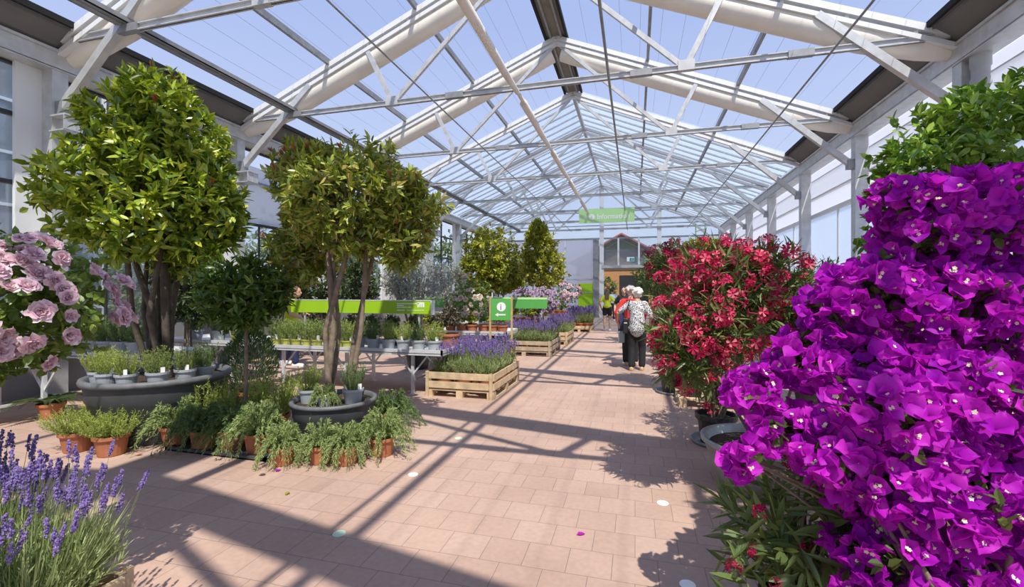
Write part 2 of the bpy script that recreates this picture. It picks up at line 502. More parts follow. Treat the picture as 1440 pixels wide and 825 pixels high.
# ------------------------------------------------------------------ roof trusses
def truss(k):
    y = YK[k]
    opened = y <= 14.6
    r = S('roof_truss', f'steel roof truss {"with rolled cream shade foil" if y < 14 else "painted white"}, {place_words(k)}', 'truss')
    zt = 5.27
    for s in (-1, 1):
        def X(d): return XM + s * d
        half = XR - XM
        # rafter: two rails one above the other
        f = MB()
        up = (0, 0, 1)
        a, b = (X(0), y, ZR - .06), (X(half + .02), y, ZE - .06)
        f.bar(a, b, .13, .10, up=(0, 0, 1))
        a2, b2 = (X(0), y, ZR - .20), (X(half + .0), y, ZE - .20)
        f.bar(a2, b2, .09, .07, up=(0, 0, 1))
        for d in np.linspace(.6, half - .5, 7):
            f.bar((X(d), y, zr(X(d)) - .11), (X(d), y, zr(X(d)) - .19), .05, .05)
        f.build('rafter', M['white_steel'] if not (y > 15) else M['white_steel'], r)
        if y < 14:
            t = MB()
            off = .34
            yt = y + .17
            t.tube([(X(.12), yt, zr(X(.12)) - off), (X(.5), yt, zr(X(.5)) - off), (X(3.2), yt, zr(X(3.2)) - off), (X(half - 1.1), yt, zr(X(half - 1.1)) - off + .02), (X(half - .35), yt, zr(X(half - .35)) - off + .08), (X(half + .1), yt, zr(X(half + .1)) - off + .14)], [.175, .185, .19, .185, .15, .10], 18)
            t.build('rolled_foil', M['cream'], r, True)
        # node, strut and diagonal
        xn = X(2.72)
        MB().bar((xn, y, zt + .02), (X(3.28), y, zr(X(3.28)) - .2), .07, .09).build('strut', M['galv'], r)
        MB().bar((xn - s * .05, y, zt + .02), (X(.12), y, ZR - .28), .06, .08).build('diagonal', M['galv'], r)
        g = MB(); g.box((xn, y, zt + .03), (.26, .09, .17)); g.build('gusset', M['galv'], r)
        # knee brace
        MB().bar((X(4.62), y, zr(X(4.62)) - .2), (X(half - .02), y, 4.25), .10, .12).build('knee_brace', M['galv'], r)
        MB().box((X(half - .06), y, 4.27), (.12, .14, .2)).build('brace_shoe', M['galv_dark'], r)
    t = MB()
    t.box2((XL, y - .035, zt - .05), (XR, y + .035, zt - .035)); t.box2((XL, y - .035, zt + .035), (XR, y + .035, zt + .05)); t.box2((XL, y - .008, zt - .05), (XR, y + .008, zt + .05))
    t.build('tie_bar', M['galv'], r)
    t = MB()
    for xx in (-6.9, -3.3, .1, 2.5):
        t.box2((xx - .18, y - .045, zt - .055), (xx + .18, y + .045, zt + .055))
    t.build('splice_plate', M['galv_dark'], r)
for k in range(len(YK)):
    truss(k)

# ridge board, purlins, cables
r = S('ridge_board', 'dark flat ridge board running over the open part of the roof', 'ridge')
MB().box2((XM - .25, YB, ZR - .04), (XM + .25, YO, ZR)).build('board', M['ridge'], r)
for s in (-1, 1):
    MB().bar((XM + s * .26, YB, ZR - .05), (XM + s * .26, YO, ZR - .05), .06, .10).build('edge_strip', M['brush'], r)
    MB().bar((XM + s * .13, YB, ZR - .065), (XM + s * .13, YO, ZR - .065), .05, .04).build('rail', M['galv_dark'], r)
rb = S('ridge_purlin', 'steel ridge purlin under the glazed part of the roof', 'purlin')
MB().bar((XM, YO, ZR - .12), (XM, YE, ZR - .12), .1, .14).build('bar', M['galv'], rb)
for i, (dx, wd) in enumerate(((2.19, 'upper'), (4.15, 'lower'))):
    for s, sd in ((1, 'right'), (-1, 'left')):
        x = XM + s * dx
        p = MB().bar((x, YB, zr(x) + .01), (x, YE, zr(x) + .01), .06, .12).build('roof_purlin', M['galv_dark'])
        tag(p, f'{wd} steel purlin running along the {sd} roof slope', 'purlin', None, 'structure')
ch = MB()
x = -7.0
ch.box2((x - .11, YB, 5.33), (x + .11, YE, 5.345)); ch.box2((x - .11, YB, 5.33), (x - .095, YE, 5.41)); ch.box2((x + .095, YB, 5.33), (x + .11, YE, 5.41)); ch.box2((x - .03, YB, 5.31), (x + .03, YE, 5.33))
tag(ch.build('cable_tray', M['galv_dark']), 'wide steel channel lying on the ties along the left side', 'cable tray', None, 'structure')
for x, rr, wd in ((-3.7, .014, 'left of the ridge'), (-.43, .022, 'just right of the ridge'), (2.87, .017, 'over the right side of the path')):
    c = MB().tube([(x, YB, 5.18), (x, 5, 5.18), (x, 12, 5.17), (x, YE, 5.18)], rr, 8).build('drive_rod', M['galv_dark'], None, True)
    tag(c, f'thin dark drive rod hung lengthwise under the ties, {wd}', 'rod', None, 'structure')
# rolled shading curtain hung lengthwise
r = S('shade_roll', 'long cream rolled shade cloth hung lengthwise below the ridge', 'shade roll')
for k in range(len(YK) - 3):
    y0, y1 = YK[k], YK[k + 1]
    z = 5.14
    MB().tube([(-2.05, y0 + .02, z + .02), (-2.05, y0 + .35, z + .02), (-2.05, y0 + .36, z), (-2.05, y1 - .9, z - .02), (-2.05, y1 - .05, z + .01)], [.035, .04, .07, .062, .042], 12).build('roll', M['cream'], r, True)
# thin wires over the open roof
wm = MB()
for s in (-1, 1):
    for d in np.arange(.75, 6.1, .42):
        x = XM + s * d
        wm.tube([(x, YB, zr(x) + .10), (x, YO, zr(x) + .10)], .0028, 4)
tag(wm.build('roof_wires', M['galv_dark']), 'fine wires stretched lengthwise over the open roof', 'wires', None, 'structure')

# glazed roof beyond the open part
for s, wd in ((1, 'right'), (-1, 'left')):
    r = S('roof_glazing', f'glazed {wd} slope of the far roof', 'glass roof')
    x0, x1 = XM, (XR + .1 if s > 0 else XL - .1)
    z0, z1 = ZR + .06, zr(x1) + .06
    V = [[x0, YO, z0], [x1, YO, z1], [x1, YE, z1], [x0, YE, z0]]
    V += [[a, b, c + .008] for a, b, c in V]
    MB().add(V, [[0, 1, 2, 3], [4, 5, 6, 7], [0, 1, 5, 4], [1, 2, 6, 5], [2, 3, 7, 6], [3, 0, 4, 7]]).build('glass', M['roof_glass'], r)
    for y in np.arange(YO + .4, YE, .54):
        MB().bar((x0, y, z0 - .02), (x1, y, z1 - .02), .05, .05, up=(0, 0, 1)).build('glazing_bar', M['galv'], r)

# ------------------------------------------------------------------ left wall: plinth, dark mullions, glass
def wall_panel(nm, lab, x, y0, y1, z0, z1, m, th=.02):
    return tag(MB().box2((x - th / 2, y0, z0), (x + th / 2, y1, z1)).build(nm, m), lab, nm.split('_')[0], None, 'structure')
xw = XL - .32
wl = S('wall_left', 'left long wall of dark framed glass on a grey plinth', 'wall')
MB().box2((xw - .06, YB, 0), (xw + .06, YE, .95)).build('plinth', M['plinth'], wl)
mm = MB()
ys = np.arange(YK[2] - 1.62 * 5, YE, 1.62)
for y in ys:
    mm.box2((xw - .03, y - .03, .95), (xw + .03, y + .03, 4.85))
for z in (.97, 3.12, 4.1, 4.83):
    mm.box2((xw - .035, YB, z - .03), (xw + .035, YE, z + .03))
for y in ys[::1]:
    mm.box2((xw - .02, y + .8, .95), (xw + .02, y + .83, 3.1))
mm.build('mullion', M['mullion'], wl)
MB().box2((xw - .006, YB, .95), (xw + .006, YE, 3.12)).build('lower_glass', M['glass'], wl)
MB().box2((xw - .006, YB, 3.12), (xw + .006, 4.72, 4.85)).build('upper_glass', M['glass'], wl)
# white foil filling the upper lights beyond the first column
MB().box2((xw + .05, 4.95, 3.15), (xw + .062, 14.4, 4.45)).build('white_foil', M['film'], wl)
for k in range(2, 9):
    MB().box2((xw + .04, YK[k] - .40, .97), (xw + .10, YK[k] - .10, 4.85)).build('side_panel', M['white_steel'], wl)
# right wall
xw2 = XR + .34
wr = S('wall_right', 'right long wall of pale film and clear sheets between steel columns', 'wall')
MB().box2((xw2 - .05, YB, 0), (xw2 + .05, YE, .9)).build('plinth', M['plinth'], wr)
MB().box2((xw2 - .006, YB, .9), (xw2 + .006, YE, 3.62)).build('clear_sheet', M['film_blue'], wr)
MB().box2((xw2 - .006, YB, 3.72), (xw2 + .006, YE, 4.86)).build('white_film', M['film'], wr)
rl = MB()
for z, h, dx in ((3.64, .10, 0), (4.12, .04, -.02), (4.60, .03, -.02)):
    rl.box2((xw2 - .05 + dx, YB, z - h / 2), (xw2 + .03 + dx, YE, z + h / 2))
rl.build('rail', M['white_steel'], wr)
pm = MB()
for k in range(2, len(YK) - 1):
    for q in (.16, .5):
        y = YK[k] + q * 3.24
        pm.box2((xw2 - .03, y - .02, .9), (xw2 + .03, y + .02, 3.6))
pm.build('mullion', M['white_steel'], wr)
for k in range(2, len(YK) - 1):
    MB().box2((xw2 - .10, YK[k] + .1, .9), (xw2 - .05, YK[k] + .42, 3.6)).build('side_panel', M['white_steel'], wr)
# bulged white film strip below the gutter
fs = MB()
yy = np.linspace(YB, YE, 90); zz = np.linspace(4.12, 4.6, 5)
V = []
for y in yy:
    for j, z in enumerate(zz):
        V.append([xw2 - .07 - .05 * math.sin(PI * j / 4) * (1 + .4 * math.sin(y * 7) + .3 * math.sin(y * 17 + j)), y, z])
fs.add(V, [[i * 5 + j, i * 5 + j + 1, (i + 1) * 5 + j + 1, (i + 1) * 5 + j] for i in range(89) for j in range(4)])
fs.build('film_strip', M['film'], wr, True)

# ------------------------------------------------------------------ far gable
wf = S('wall_far', 'far glazed gable wall with pale sheet, posts and a wide opening', 'wall')
yg = YE + .12
f = MB()
f.add([[XL, yg, 4.75], [XR, yg, 4.75], [XR, yg, ZE], [XM, yg, ZR], [XL, yg, ZE]], [[0, 1, 2, 3], [0, 3, 4, 4]][:1])
f.add([[XL, yg, 4.75], [XM, yg, ZR], [XL, yg, ZE]], [[0, 1, 2]])
f.build('gable_glass', M['glass'], wf)
MB().box2((XL, yg - .01, .0), (-2.2, yg + .01, 4.7)).build('pale_sheet', M['film'], wf)
MB().box2((-1.75, yg - .006, 3.1), (XR, yg + .006, 4.7)).build('upper_glass', M['glass'], wf)
for (x, w_, nm) in ((-1.92, .26, 'centre_post'), (-.95, .10, 'mullion'), (.22, .10, 'mullion'), (1.35, .24, 'post'), (3.0, .10, 'mullion'), (-4.1, .1, 'mullion'), (-6.2, .1, 'mullion')):
    zt = zr(x) if w_ > .2 else (4.75 if x > -2 else 4.7)
    MB().box2((x - w_ / 2, yg - .08, 3.05 if (w_ < .2 and x > -2) else 0), (x + w_ / 2, yg + .04, zt - .05)).build(nm, M['white_steel'], wf)
MB().box2((-2.42, yg - .12, 0), (-2.08, yg + .05, 4.72)).build('grey_post', M['galv_dark'], wf)
for z, h, m in ((4.72, .09, 'galv_dark'), (5.5, .04, 'galv_dark'), (6.3, .04, 'galv_dark')):
    hw = (ZR - max(z, ZE)) / SL
    MB().box2((XM - hw, yg - .05, z - h / 2), (XM + hw, yg + .03, z + h / 2)).build('cross_rail', M[m], wf)
MB().box2((-1.9, yg - .14, 2.95), (XR, yg + .05, 3.12)).build('door_lintel', M['galv'], wf)
MB().box2((XL, yg - .04, 2.26), (-2.3, yg + .03, 2.32)).build('cross_rail', M['galv'], wf)
MB().box2((XL, yg - .04, 0), (-3.5, yg + .03, .5)).build('kick_plate', M['galv'], wf)
MB().box2((2.2, yg - .02, 0), (XR, yg + .02, 2.95)).build('side_sheet', M['film_blue'], wf)

# ================================================================== plant and pot builders
def ground(u, v, z=0.):
    """point at height z seen at photo position (u, v); used once to lay the place out in metres"""
    xc, zc = (u - 720) / 640, (410 - v) / 640
    s, c = math.sin(YAW), math.cos(YAW)
    t = (z - 1.55) / zc
    return A([(-s + c * xc) * t, (c + s * xc) * t, z])


def at(u, v, t):
    xc, zc = (u - 720) / 640, (410 - v) / 640
    s, c = math.sin(YAW), math.cos(YAW)
    return A([(-s + c * xc) * t, (c + s * xc) * t, 1.55 + zc * t])


def rand_dirs(k):
    return nrm(rng.normal(size=(k, 3)))


def pot_mesh(r, h, name, m, rim=.02):
    b = MB()
    b.lathe([(.001, 0), (r * .74, 0), (r * .78, h * .04), (r * .95, h * .80), (r * .95, h * .82), (r * 1.06, h * .82), (r * 1.08, h * .85), (r * 1.08, h), (r * .97, h), (r * .92, h * .85), (r * .001, h * .84)], 22)
    return b.mesh(name, m, False)


def soil_mesh(r, h, k=0):
    b = MB(); n = 16
    b.lathe([(r * .93, h * .86), (r * .6, h * .9), (r * .3, h * .89), (.001, h * .91)], n)
    return b.mesh('soil', M['soil'], True)


def card_mesh(r, h):
    b = MB().box((r * .75, -r * .45, h * 1.12), (.04, .003, .07), Matrix.Rotation(.5, 3, 'Z'))
    return b.mesh('plant_label', M['tag_white'])


def rosemary_mesh(H, R, m, nst=46, per=30, L=.026, up=.8, seed=0, base_r=.07):
    b = MB()
    stems = []
    for i in range(nst):
        a = rng.uniform(0, 2 * PI); rr = base_r * math.sqrt(rng.uniform(0, 1))
        p0 = A([rr * math.cos(a), rr * math.sin(a), 0])
        out = R * (rr / base_r) * rng.uniform(.5, 1.1)
        hh = H * rng.uniform(.62, 1.08) * (1 - .25 * (rr / base_r) ** 2)
        p2 = A([p0[0] + out * math.cos(a) + rng.normal() * .02, p0[1] + out * math.sin(a) + rng.normal() * .02, hh])
        p1 = (p0 + p2) / 2 + A([math.cos(a), math.sin(a), 0]) * out * .22
        stems.append((p0, p1, p2))
    P, D, N = [], [], []
    for p0, p1, p2 in stems:
        t = np.sort(rng.uniform(.12, 1, per))[:, None]
        q = (1 - t) ** 2 * p0 + 2 * t * (1 - t) * p1 + t ** 2 * p2
        tg = nrm(2 * (1 - t) * (p1 - p0) + 2 * t * (p2 - p1))
        P.append(q); D.append(nrm(tg * up + rand_dirs(per) * .75)); N.append(rand_dirs(per))
        b.tube([p0, p1, p2], [.0022, .0018, .0008], 3, 1, False)
    P, D, N = map(np.concatenate, (P, D, N))
    b.blades(P, D, N, rng.uniform(.75, 1.25, len(P)) * L, L * .17)
    return b.mesh('foliage', [m, M['stem_green']])


def trailing_mesh(R, H, drop, m, nst=60, per=36, L=.026, base_r=.08):
    b = MB(); P, D, N = [], [], []
    for i in range(nst):
        a = rng.uniform(0, 2 * PI); q = rng.uniform(.15, 1)
        ca = A([math.cos(a), math.sin(a), 0])
        p0 = ca * base_r * q * .7
        long = rng.uniform(.6, 1.15)
        p1 = ca * (base_r + R * .45 * q) + A([0, 0, H * (1.35 - .5 * q) * long])
        z2 = H * (1.1 - q) * 1.3 - drop * (q ** 1.5) * long
        p2 = ca * (base_r + R * q * long) + A([0, 0, z2])
        t = np.sort(rng.uniform(.1, 1, per))[:, None]
        qq = (1 - t) ** 2 * p0 + 2 * t * (1 - t) * p1 + t ** 2 * p2
        tg = nrm(2 * (1 - t) * (p1 - p0) + 2 * t * (p2 - p1))
        P.append(qq); D.append(nrm(tg * .9 + rand_dirs(per) * .7)); N.append(rand_dirs(per))
        b.tube([p0, (p0 + 2 * p1 + p2) / 4, p2], [.0025, .002, .001], 3, 1, False)
    P, D, N = map(np.concatenate, (P, D, N))
    P[:, 2] = np.maximum(P[:, 2], -H * 2.2)
    b.blades(P, D, N, rng.uniform(.75, 1.25, len(P)) * L, L * .18)
    return b.mesh('foliage', [m, M['stem_green']])


def lavender_meshes(H, R, nsp=60, nst=70, fl=20, fr=1.0, bare=0):
    b = MB(); P, D, N = [], [], []
    per = 30
    for i in range(nst):
        a = rng.uniform(0, 2 * PI); q = math.sqrt(rng.uniform(0, 1))
        ca = A([math.cos(a), math.sin(a), 0])
        p0 = ca * R * .35 * q
        p2 = ca * R * q * rng.uniform(.8, 1.1) + A([0, 0, H * .55 * rng.uniform(.7, 1.1) * (1 - .35 * q * q)])
        t = rng.uniform(.1, 1, per)[:, None]
        P.append(p0 + (p2 - p0) * t); D.append(nrm(nrm(p2 - p0) * .9 + rand_dirs(per) * .6)); N.append(rand_dirs(per))
    P, D, N = map(np.concatenate, (P, D, N))
    b.blades(P, D, N, rng.uniform(.8, 1.3, len(P)) * .038, .0055)
    fo = b
    s = MB(); fB = MB()
    for i in range(nsp):
        a = rng.uniform(0, 2 * PI); q = math.sqrt(rng.uniform(0, 1))
        ca = A([math.cos(a), math.sin(a), 0])
        p0 = ca * R * .4 * q
        p2 = ca * R * q * rng.uniform(.85, 1.35) + A([rng.normal() * .03, rng.normal() * .03, H * rng.uniform(.72, 1.05) * (1 - .22 * q * q)])
        p1 = (p0 + p2) / 2 + ca * R * .15
        s.tube([p0, p1, p2], [.0016, .0014, .001], 3, 0, False)
        d = nrm(p2 - p1)
        n = fl
        t = rng.uniform(-.015, .055, n)
        rad = .010 * (1 - np.clip((t - .02) / .045, 0, 1) * .5)
        pp = p2 + d * t[:, None] + rand_dirs(n) * rad[:, None] * .8 * (.6 + .4 * fr)
        fB.blobs(pp, rng.uniform(.0045, .0075, n) * fr, 0, 1.3)
    for i in range(bare):
        a = rng.uniform(0, 2 * PI); q = math.sqrt(rng.uniform(0, 1)); ca = A([math.cos(a), math.sin(a), 0])
        p0 = ca * R * .6 * q + A([0, 0, H * .2]); p2 = ca * R * q * rng.uniform(.9, 1.3) + A([0, 0, H * rng.uniform(.5, .85) * (1 - .2 * q * q)])
        fo.blades(p0[None], (p2 - p0)[None], rand_dirs(1), np.linalg.norm(p2 - p0), .004)
    return fo.mesh('foliage', [M['L_lavender']]), s.mesh('flower_stalks', [M['stem_green']]), fB.mesh('flower_spikes', [M['F_lavender']])


def lumpy(d, amp, seed):
    r = np.random.default_rng(seed)
    f = np.zeros(len(d))
    for i in range(7):
        k = r.normal(size=3) * r.uniform(2, 6)
        f += np.cos(d @ k + r.uniform(0, 6.3))
    return 1 + amp * f / 2.6


def crown_points(c, rad, n, seed, amp=.1, inner=.55, cut=-1.):
    d = rand_dirs(int(n * 1.6)); d = d[d[:, 2] > cut][:n]
    rr = (inner + (1 - inner) * rng.uniform(0, 1, len(d)) ** .6) * lumpy(d, amp, seed)
    return A(c) + d * rr[:, None] * A(rad), d


def sprigs(b, P, O, k, L, W, upb=.25, spread=.85, mi=0, fold=.25, droop=.12, jit=.5):
    """k leaves around each twig end"""
    n = len(P)
    ax = nrm(O + A([0, 0, upb]) + rng.normal(size=(n, 3)) * jit)
    Pk = np.repeat(P, k, 0); Ak = np.repeat(ax, k, 0)
    D = nrm(Ak * .55 + rand_dirs(n * k) * spread)
    Pk = Pk + Ak * (rng.uniform(-.9, .3, (n * k, 1)) * L)
    N = nrm(Ak + A([0, 0, .6]) + rng.normal(size=(n * k, 3)) * .35)
    b.leaves(Pk, D, N, rng.uniform(.7, 1.15, n * k) * L, rng.uniform(.8, 1.15, n * k) * W, fold, droop, mi)
    return b


def branchy(b, base, tops, r0, n=8, wob=.05, mi=0):
    for p, t in zip(base, tops):
        p, t = A(p, float), A(t, float)
        m1 = p + (t - p) * .33 + rng.normal(size=3) * wob * A([1, 1, .3]); m2 = p + (t - p) * .68 + rng.normal(size=3) * wob * A([1, 1, .3])
        b.tube([p, m1, m2, t], [r0, r0 * .85, r0 * .7, r0 * .4], n, mi)
    return b


def tub(parent, r, h, m_body, m_rim, ribs=True, soilz=.86):
    b = MB().lathe([(.001, 0), (r * .78, 0), (r * .80, .02), (r * .90, h * .62), (r * .925, h * .66), (r * .93, h * .80), (r * .95, h * .90)], 48)
    b.lathe([(r * .90, h * .90), (r * .90, h * soilz), (.001, h * soilz)], 48)
    b.build('tub_body', m_body, parent, True)
    MB().lathe([(r * .90, h * .90), (r * .955, h * .90), (r * .99, h * .91), (r * 1.0, h * .95), (r * .985, h * .99), (r * .95, h), (r * .90, h * .98), (r * .885, h * .9)], 48).build('tub_rim', m_rim, parent, True)
    s = MB(); n = 40
    s.lathe([(r * .89, h * soilz + .01), (r * .7, h * soilz + .03), (r * .4, h * soilz + .025), (.001, h * soilz + .04)], 30)
    s.build('soil', M['soil'], parent, True)


# ---- flowers
def rose_mesh(R, m, name='rose_bloom'):
    tl = rng.uniform(.55, 1.)
    b = MB()
    for ring, (n, tilt, rr, ln_) in enumerate(((6, 1.25, .15, 1.0), (7, 1.0, .13, .95), (7, .72, .11, .86), (6, .46, .08, .76), (6, .25, .05, .66), (4, .08, .02, .55))):
        for i in range(n):
            a = 2 * PI * i / n + ring * .7 + rng.uniform(-.2, .2)
            ca, sa = math.cos(a), math.sin(a)
            out, side = A([ca, sa, 0]), A([-sa, ca, 0])
            V = []
            for u in (0, .4, .75, 1.0):
                wdt = .82 * R * ln_ * (.25 + .75 * math.sin(min(1, u + .12) * PI * .62)) * (.95 if u < 1 else .55)
                th = tilt * tl * (.35 + .8 * u)
                q = out * (rr * R + R * ln_ * u * math.sin(th)) + A([0, 0, R * ln_ * u * math.cos(th) * .85])
                for s_ in (-1, 0, 1):
                    V.append(q + side * wdt * .62 * s_ + (A([0, 0, .12 * R]) - out * .10 * R) * abs(s_) + rng.normal(size=3) * R * (.03 + .05 * u))
            F = [[r * 3 + c, r * 3 + c + 1, r * 3 + c + 4, r * 3 + c + 3] for r in range(3) for c in range(2)]
            b.add(V, F)
    return b.mesh(name, m, True)


def oleander_cluster_mesh(R, m):
    b = MB()
    nf = 9
    for i in range(nf):
        d = nrm(rng.normal(size=3) + A([0, 0, .5])); c = d * R * rng.uniform(.5, 1)
        _, s, u = frame_for(d)
        b.tube([A([0, 0, -.3 * R]), c + d * .02 * R], R * .03, 4)
        r = R * rng.uniform(.36, .46)
        for j in range(5):
            a = 2 * PI * j / 5 + i
            o = math.cos(a) * s + math.sin(a) * u; t = np.cross(d, o)
            V = [c, c + o * r * .5 + t * r * .22 + d * r * .15, c + o * r * .95 + t * r * .42 + d * r * .28, c + o * r * 1.05 + d * r * .2, c + o * r * .85 - t * r * .30 + d * r * .34, c + o * r * .45 - t * r * .16 + d * r * .15]
            b.add(V, [[0, 1, 2, 3], [0, 3, 4, 5]])
    return b.mesh('flower_cluster', m)


def bract_cluster(R, white=True):
    """three papery pointed bracts, and a tiny pale star inside"""
    b = MB()
    for i in range(3):
        a = 2 * PI * i / 3 + rng.uniform(-.25, .25)
        out, side = A([math.cos(a), math.sin(a), 0]), A([-math.sin(a), math.cos(a), 0])
        tilt = rng.uniform(.4, 1.25); sc = rng.uniform(.85, 1.15) * R
        V = []
        prof = ((0, .12), (.22, .46), (.48, .58), (.72, .46), (.90, .20), (1.04, .0))
        tw = rng.uniform(-.25, .25)
        for u, wd in prof:
            th = tilt * (.55 + .5 * u)
            q = out * (sc * u * math.sin(th)) + A([0, 0, sc * u * math.cos(th)])
            for s_ in (-1, -.5, 0, .5, 1):
                V.append(q + side * wd * sc * s_ + (A([0, 0, 1]) * .25 - out * .3) * wd * sc * abs(s_) * .8 + A([0, 0, 1]) * sc * .05 * math.sin(s_ * 5 + u * 7 + i) + side * 0 + A([0, 0, tw * wd * s_ * sc]))
        F = [[r * 5 + c, r * 5 + c + 1, r * 5 + c + 6, r * 5 + c + 5] for r in range(len(prof) - 1) for c in range(4)]
        b.add(V, F, 0)
    if white:
        for q in range(white):
            c = A([rng.normal() * R * .08, rng.normal() * R * .08, R * rng.uniform(.42, .62)])
            b.tube([A([0, 0, R * .1]), c], [R * .03, R * .045], 5, 1)
            for j in range(5):
                a = 2 * PI * j / 5
                o = A([math.cos(a), math.sin(a), .15])
                t = A([-math.sin(a), math.cos(a), 0])
                b.add([c, c + (o * .09 + t * .06) * R, c + o * .15 * R, c + (o * .09 - t * .06) * R], [[0, 1, 2, 3]], 1)
    return b


def place_copies(meshes, P, D, name, parent, scales, limit=95, eye=(0, 0, 1.55), stuff_name=None, mats=None, builders=None):
    """first LIMIT nearest become parts of their own; the rest one 'stuff' part"""
    P = np.asarray(P)
    order = np.argsort(np.linalg.norm(P - A(eye), axis=1))
    rest = MB()
    inv = parent.matrix_basis.inverted() if False else None
    for rank, i in enumerate(order):
        q = Vector(D[i]).to_track_quat('Z', 'Y')
        mtx = Matrix.Translation(Vector(P[i])) @ (q @ Vector_rotz(rng.uniform(0, 2 * PI))).to_matrix().to_4x4() @ Matrix.Scale(scales[i], 4)
        if rank < limit:
            o = obj(name, meshes[i % len(meshes)], parent)
            o.matrix_basis = mtx
        else:
            rest.merge(builders[i % len(builders)], np.array(mtx))
    if rest.n:
        o = rest.build(stuff_name or name, mats, parent, True)
        o['kind'] = 'stuff'


def Vector_rotz(a):
    return Matrix.Rotation(a, 3, 'Z').to_quaternion()


# ================================================================== shared meshes
PM = {}
PM['terra_big'] = pot_mesh(.19, .27, 'pot', M['terracotta']); PM['soil_big'] = soil_mesh(.19, .27)
PM['terra'] = pot_mesh(.13, .19, 'pot', M['terracotta']); PM['soil'] = soil_mesh(.13, .19)
PM['terra_s'] = pot_mesh(.085, .12, 'pot', M['terracotta']); PM['soil_s'] = soil_mesh(.085, .12)
PM['grey'] = pot_mesh(.105, .17, 'pot', M['grey_pot']); PM['soil_g'] = soil_mesh(.105, .17)
PM['lime'] = pot_mesh(.07, .11, 'pot', M['lime_pot']); PM['soil_l'] = soil_mesh(.07, .11)
PM['black'] = pot_mesh(.17, .28, 'pot', M['black_pot']); PM['soil_b'] = soil_mesh(.17, .28)
PM['card'] = card_mesh(.085, .12); PM['card_g'] = card_mesh(.105, .17)
ROS = [rosemary_mesh(.30, .13, M['L_rosemary_y'], 60, 34) for _ in range(3)]
ROSM = [rosemary_mesh(.30, .12, M['L_rosemary'], 60, 34) for _ in range(3)]
ROSD = [rosemary_mesh(.32, .10, M['L_rosemary_d'], 60, 34) for _ in range(3)]
ROSB = [rosemary_mesh(.38, .28, M['L_rosemary_y'], 130, 44, .034, .7, base_r=.15) for _ in range(2)]
ROST = [rosemary_mesh(.48, .24, M['L_rosemary_y'], 110, 50, .034, .9, base_r=.12) for _ in range(2)]
TRA = [trailing_mesh(.31, .25, .24, M['L_trail'], 140, 50, .034) for _ in range(3)]
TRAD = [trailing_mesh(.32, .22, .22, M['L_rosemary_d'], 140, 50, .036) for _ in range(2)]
TRAF = [trailing_mesh(.25, .21, .34, M['L_trail'], 130, 54, .032) for _ in range(2)]
LAV = [lavender_meshes(.50, .22, 60, 90, 18) for _ in range(3)]


def potted(name, label, cat, loc, pot, soil, fol, ph, sc=1., group=None, card=None, extra=(), stuff=()):
    r = thing(name, label, cat, loc, rng.uniform(0, 2 * PI), group, sc)
    obj('pot', pot, r); obj('soil', soil, r)
    for nm, me in ((('foliage', fol),) if fol else ()) + tuple(extra):
        o = obj(nm, me, r); o.location = (0, 0, ph * .88)
    if card:
        c = obj('plant_label', card, r); c.rotation_euler = (0, 0, rng.uniform(-1, 1) - r.rotation_euler.z)
    return r

# ================================================================== big trees
def local(base):
    base = A(base, float)
    return lambda p: A(p, float) - base


def photinia(label, c_uvt, tub_r, tub_h, lobes, stems, leaf, L, W, seed, name='photinia_tree', red=0, nsp=1.0, crown_shift=(0, 0, 0), kleaf=9, spread_top=.45):
    base = at(c_uvt[0], 0, c_uvt[2]); base[2] = 0
    r = thing(name, label, 'tree', base)
    tub(r, tub_r, tub_h, M['tub'], M['tub_rim'])
    lo = local(base)
    z0 = tub_h * .86
    bs, ts = [], []
    zc = min(l[0][2] - l[1][2] for l in lobes)
    cx = lo(lobes[0][0])
    for i in range(stems):
        a = 2 * PI * i / stems + rng.uniform(-.3, .3); q = rng.uniform(.4, 1)
        bs.append(A([math.cos(a) * .16 * q, math.sin(a) * .12 * q, z0]))
        ts.append(A([cx[0] + math.cos(a) * spread_top * q, cx[1] + math.sin(a) * spread_top * q, lobes[0][0][2] + lobes[0][1][2] * .25]))
    tr = MB()
    for b0, t0 in zip(bs, ts):
        branchy(tr, [b0], [t0], rng.uniform(.026, .045), 8, .06)
    for l, rad in lobes:
        c = lo(l)
        for i in range(16):
            d = nrm(rng.normal(size=3) + A([0, 0, .2])); s0 = ts[i % len(ts)] * .75 + bs[i % len(ts)] * .25
            tr.tube([s0, (s0 + c + d * A(rad) * .4) / 2, c + d * A(rad) * .8], [.014, .010, .004], 5)
    tr.build('trunk', M['bark'] if seed % 2 else M['bark_pale'], r, True)
    f = MB()
    for j, (c, rad) in enumerate(lobes):
        rad = A(rad)
        n = int(560 * nsp * (rad[0] * rad[1] + rad[0] * rad[2] + rad[1] * rad[2]) / 2.2)
        P, D = crown_points(lo(c), rad, n, seed + j, .14, .72)
        sprigs(f, P, D, kleaf, L, W, .35, .75)
        P, D = crown_points(lo(c), rad * .72, n // 4, seed + j, .1, .5)
        sprigs(f, P, D, kleaf, L, W, .1, .9)
    f.build('foliage', leaf, r)
    if red:
        for j in range(red):
            g = MB()
            c, rad = lobes[j % len(lobes)]
            d = nrm(rng.normal(size=3) * A([1, 1, .3]) + A([0, -.3, .9]))
            p = lo(c) + d * A(rad) * 1.08
            k = 7
            D = nrm(d + rand_dirs(k) * .5 + A([0, 0, .5]))
            g.tube([p - d * .12, p + d * .01], [.003, .002], 4)
            g.leaves(np.repeat(p[None], k, 0), D, rand_dirs(k), L * .65, W * .5)
            g.build('young_shoot', M['L_photinia_red'], r)
    return r


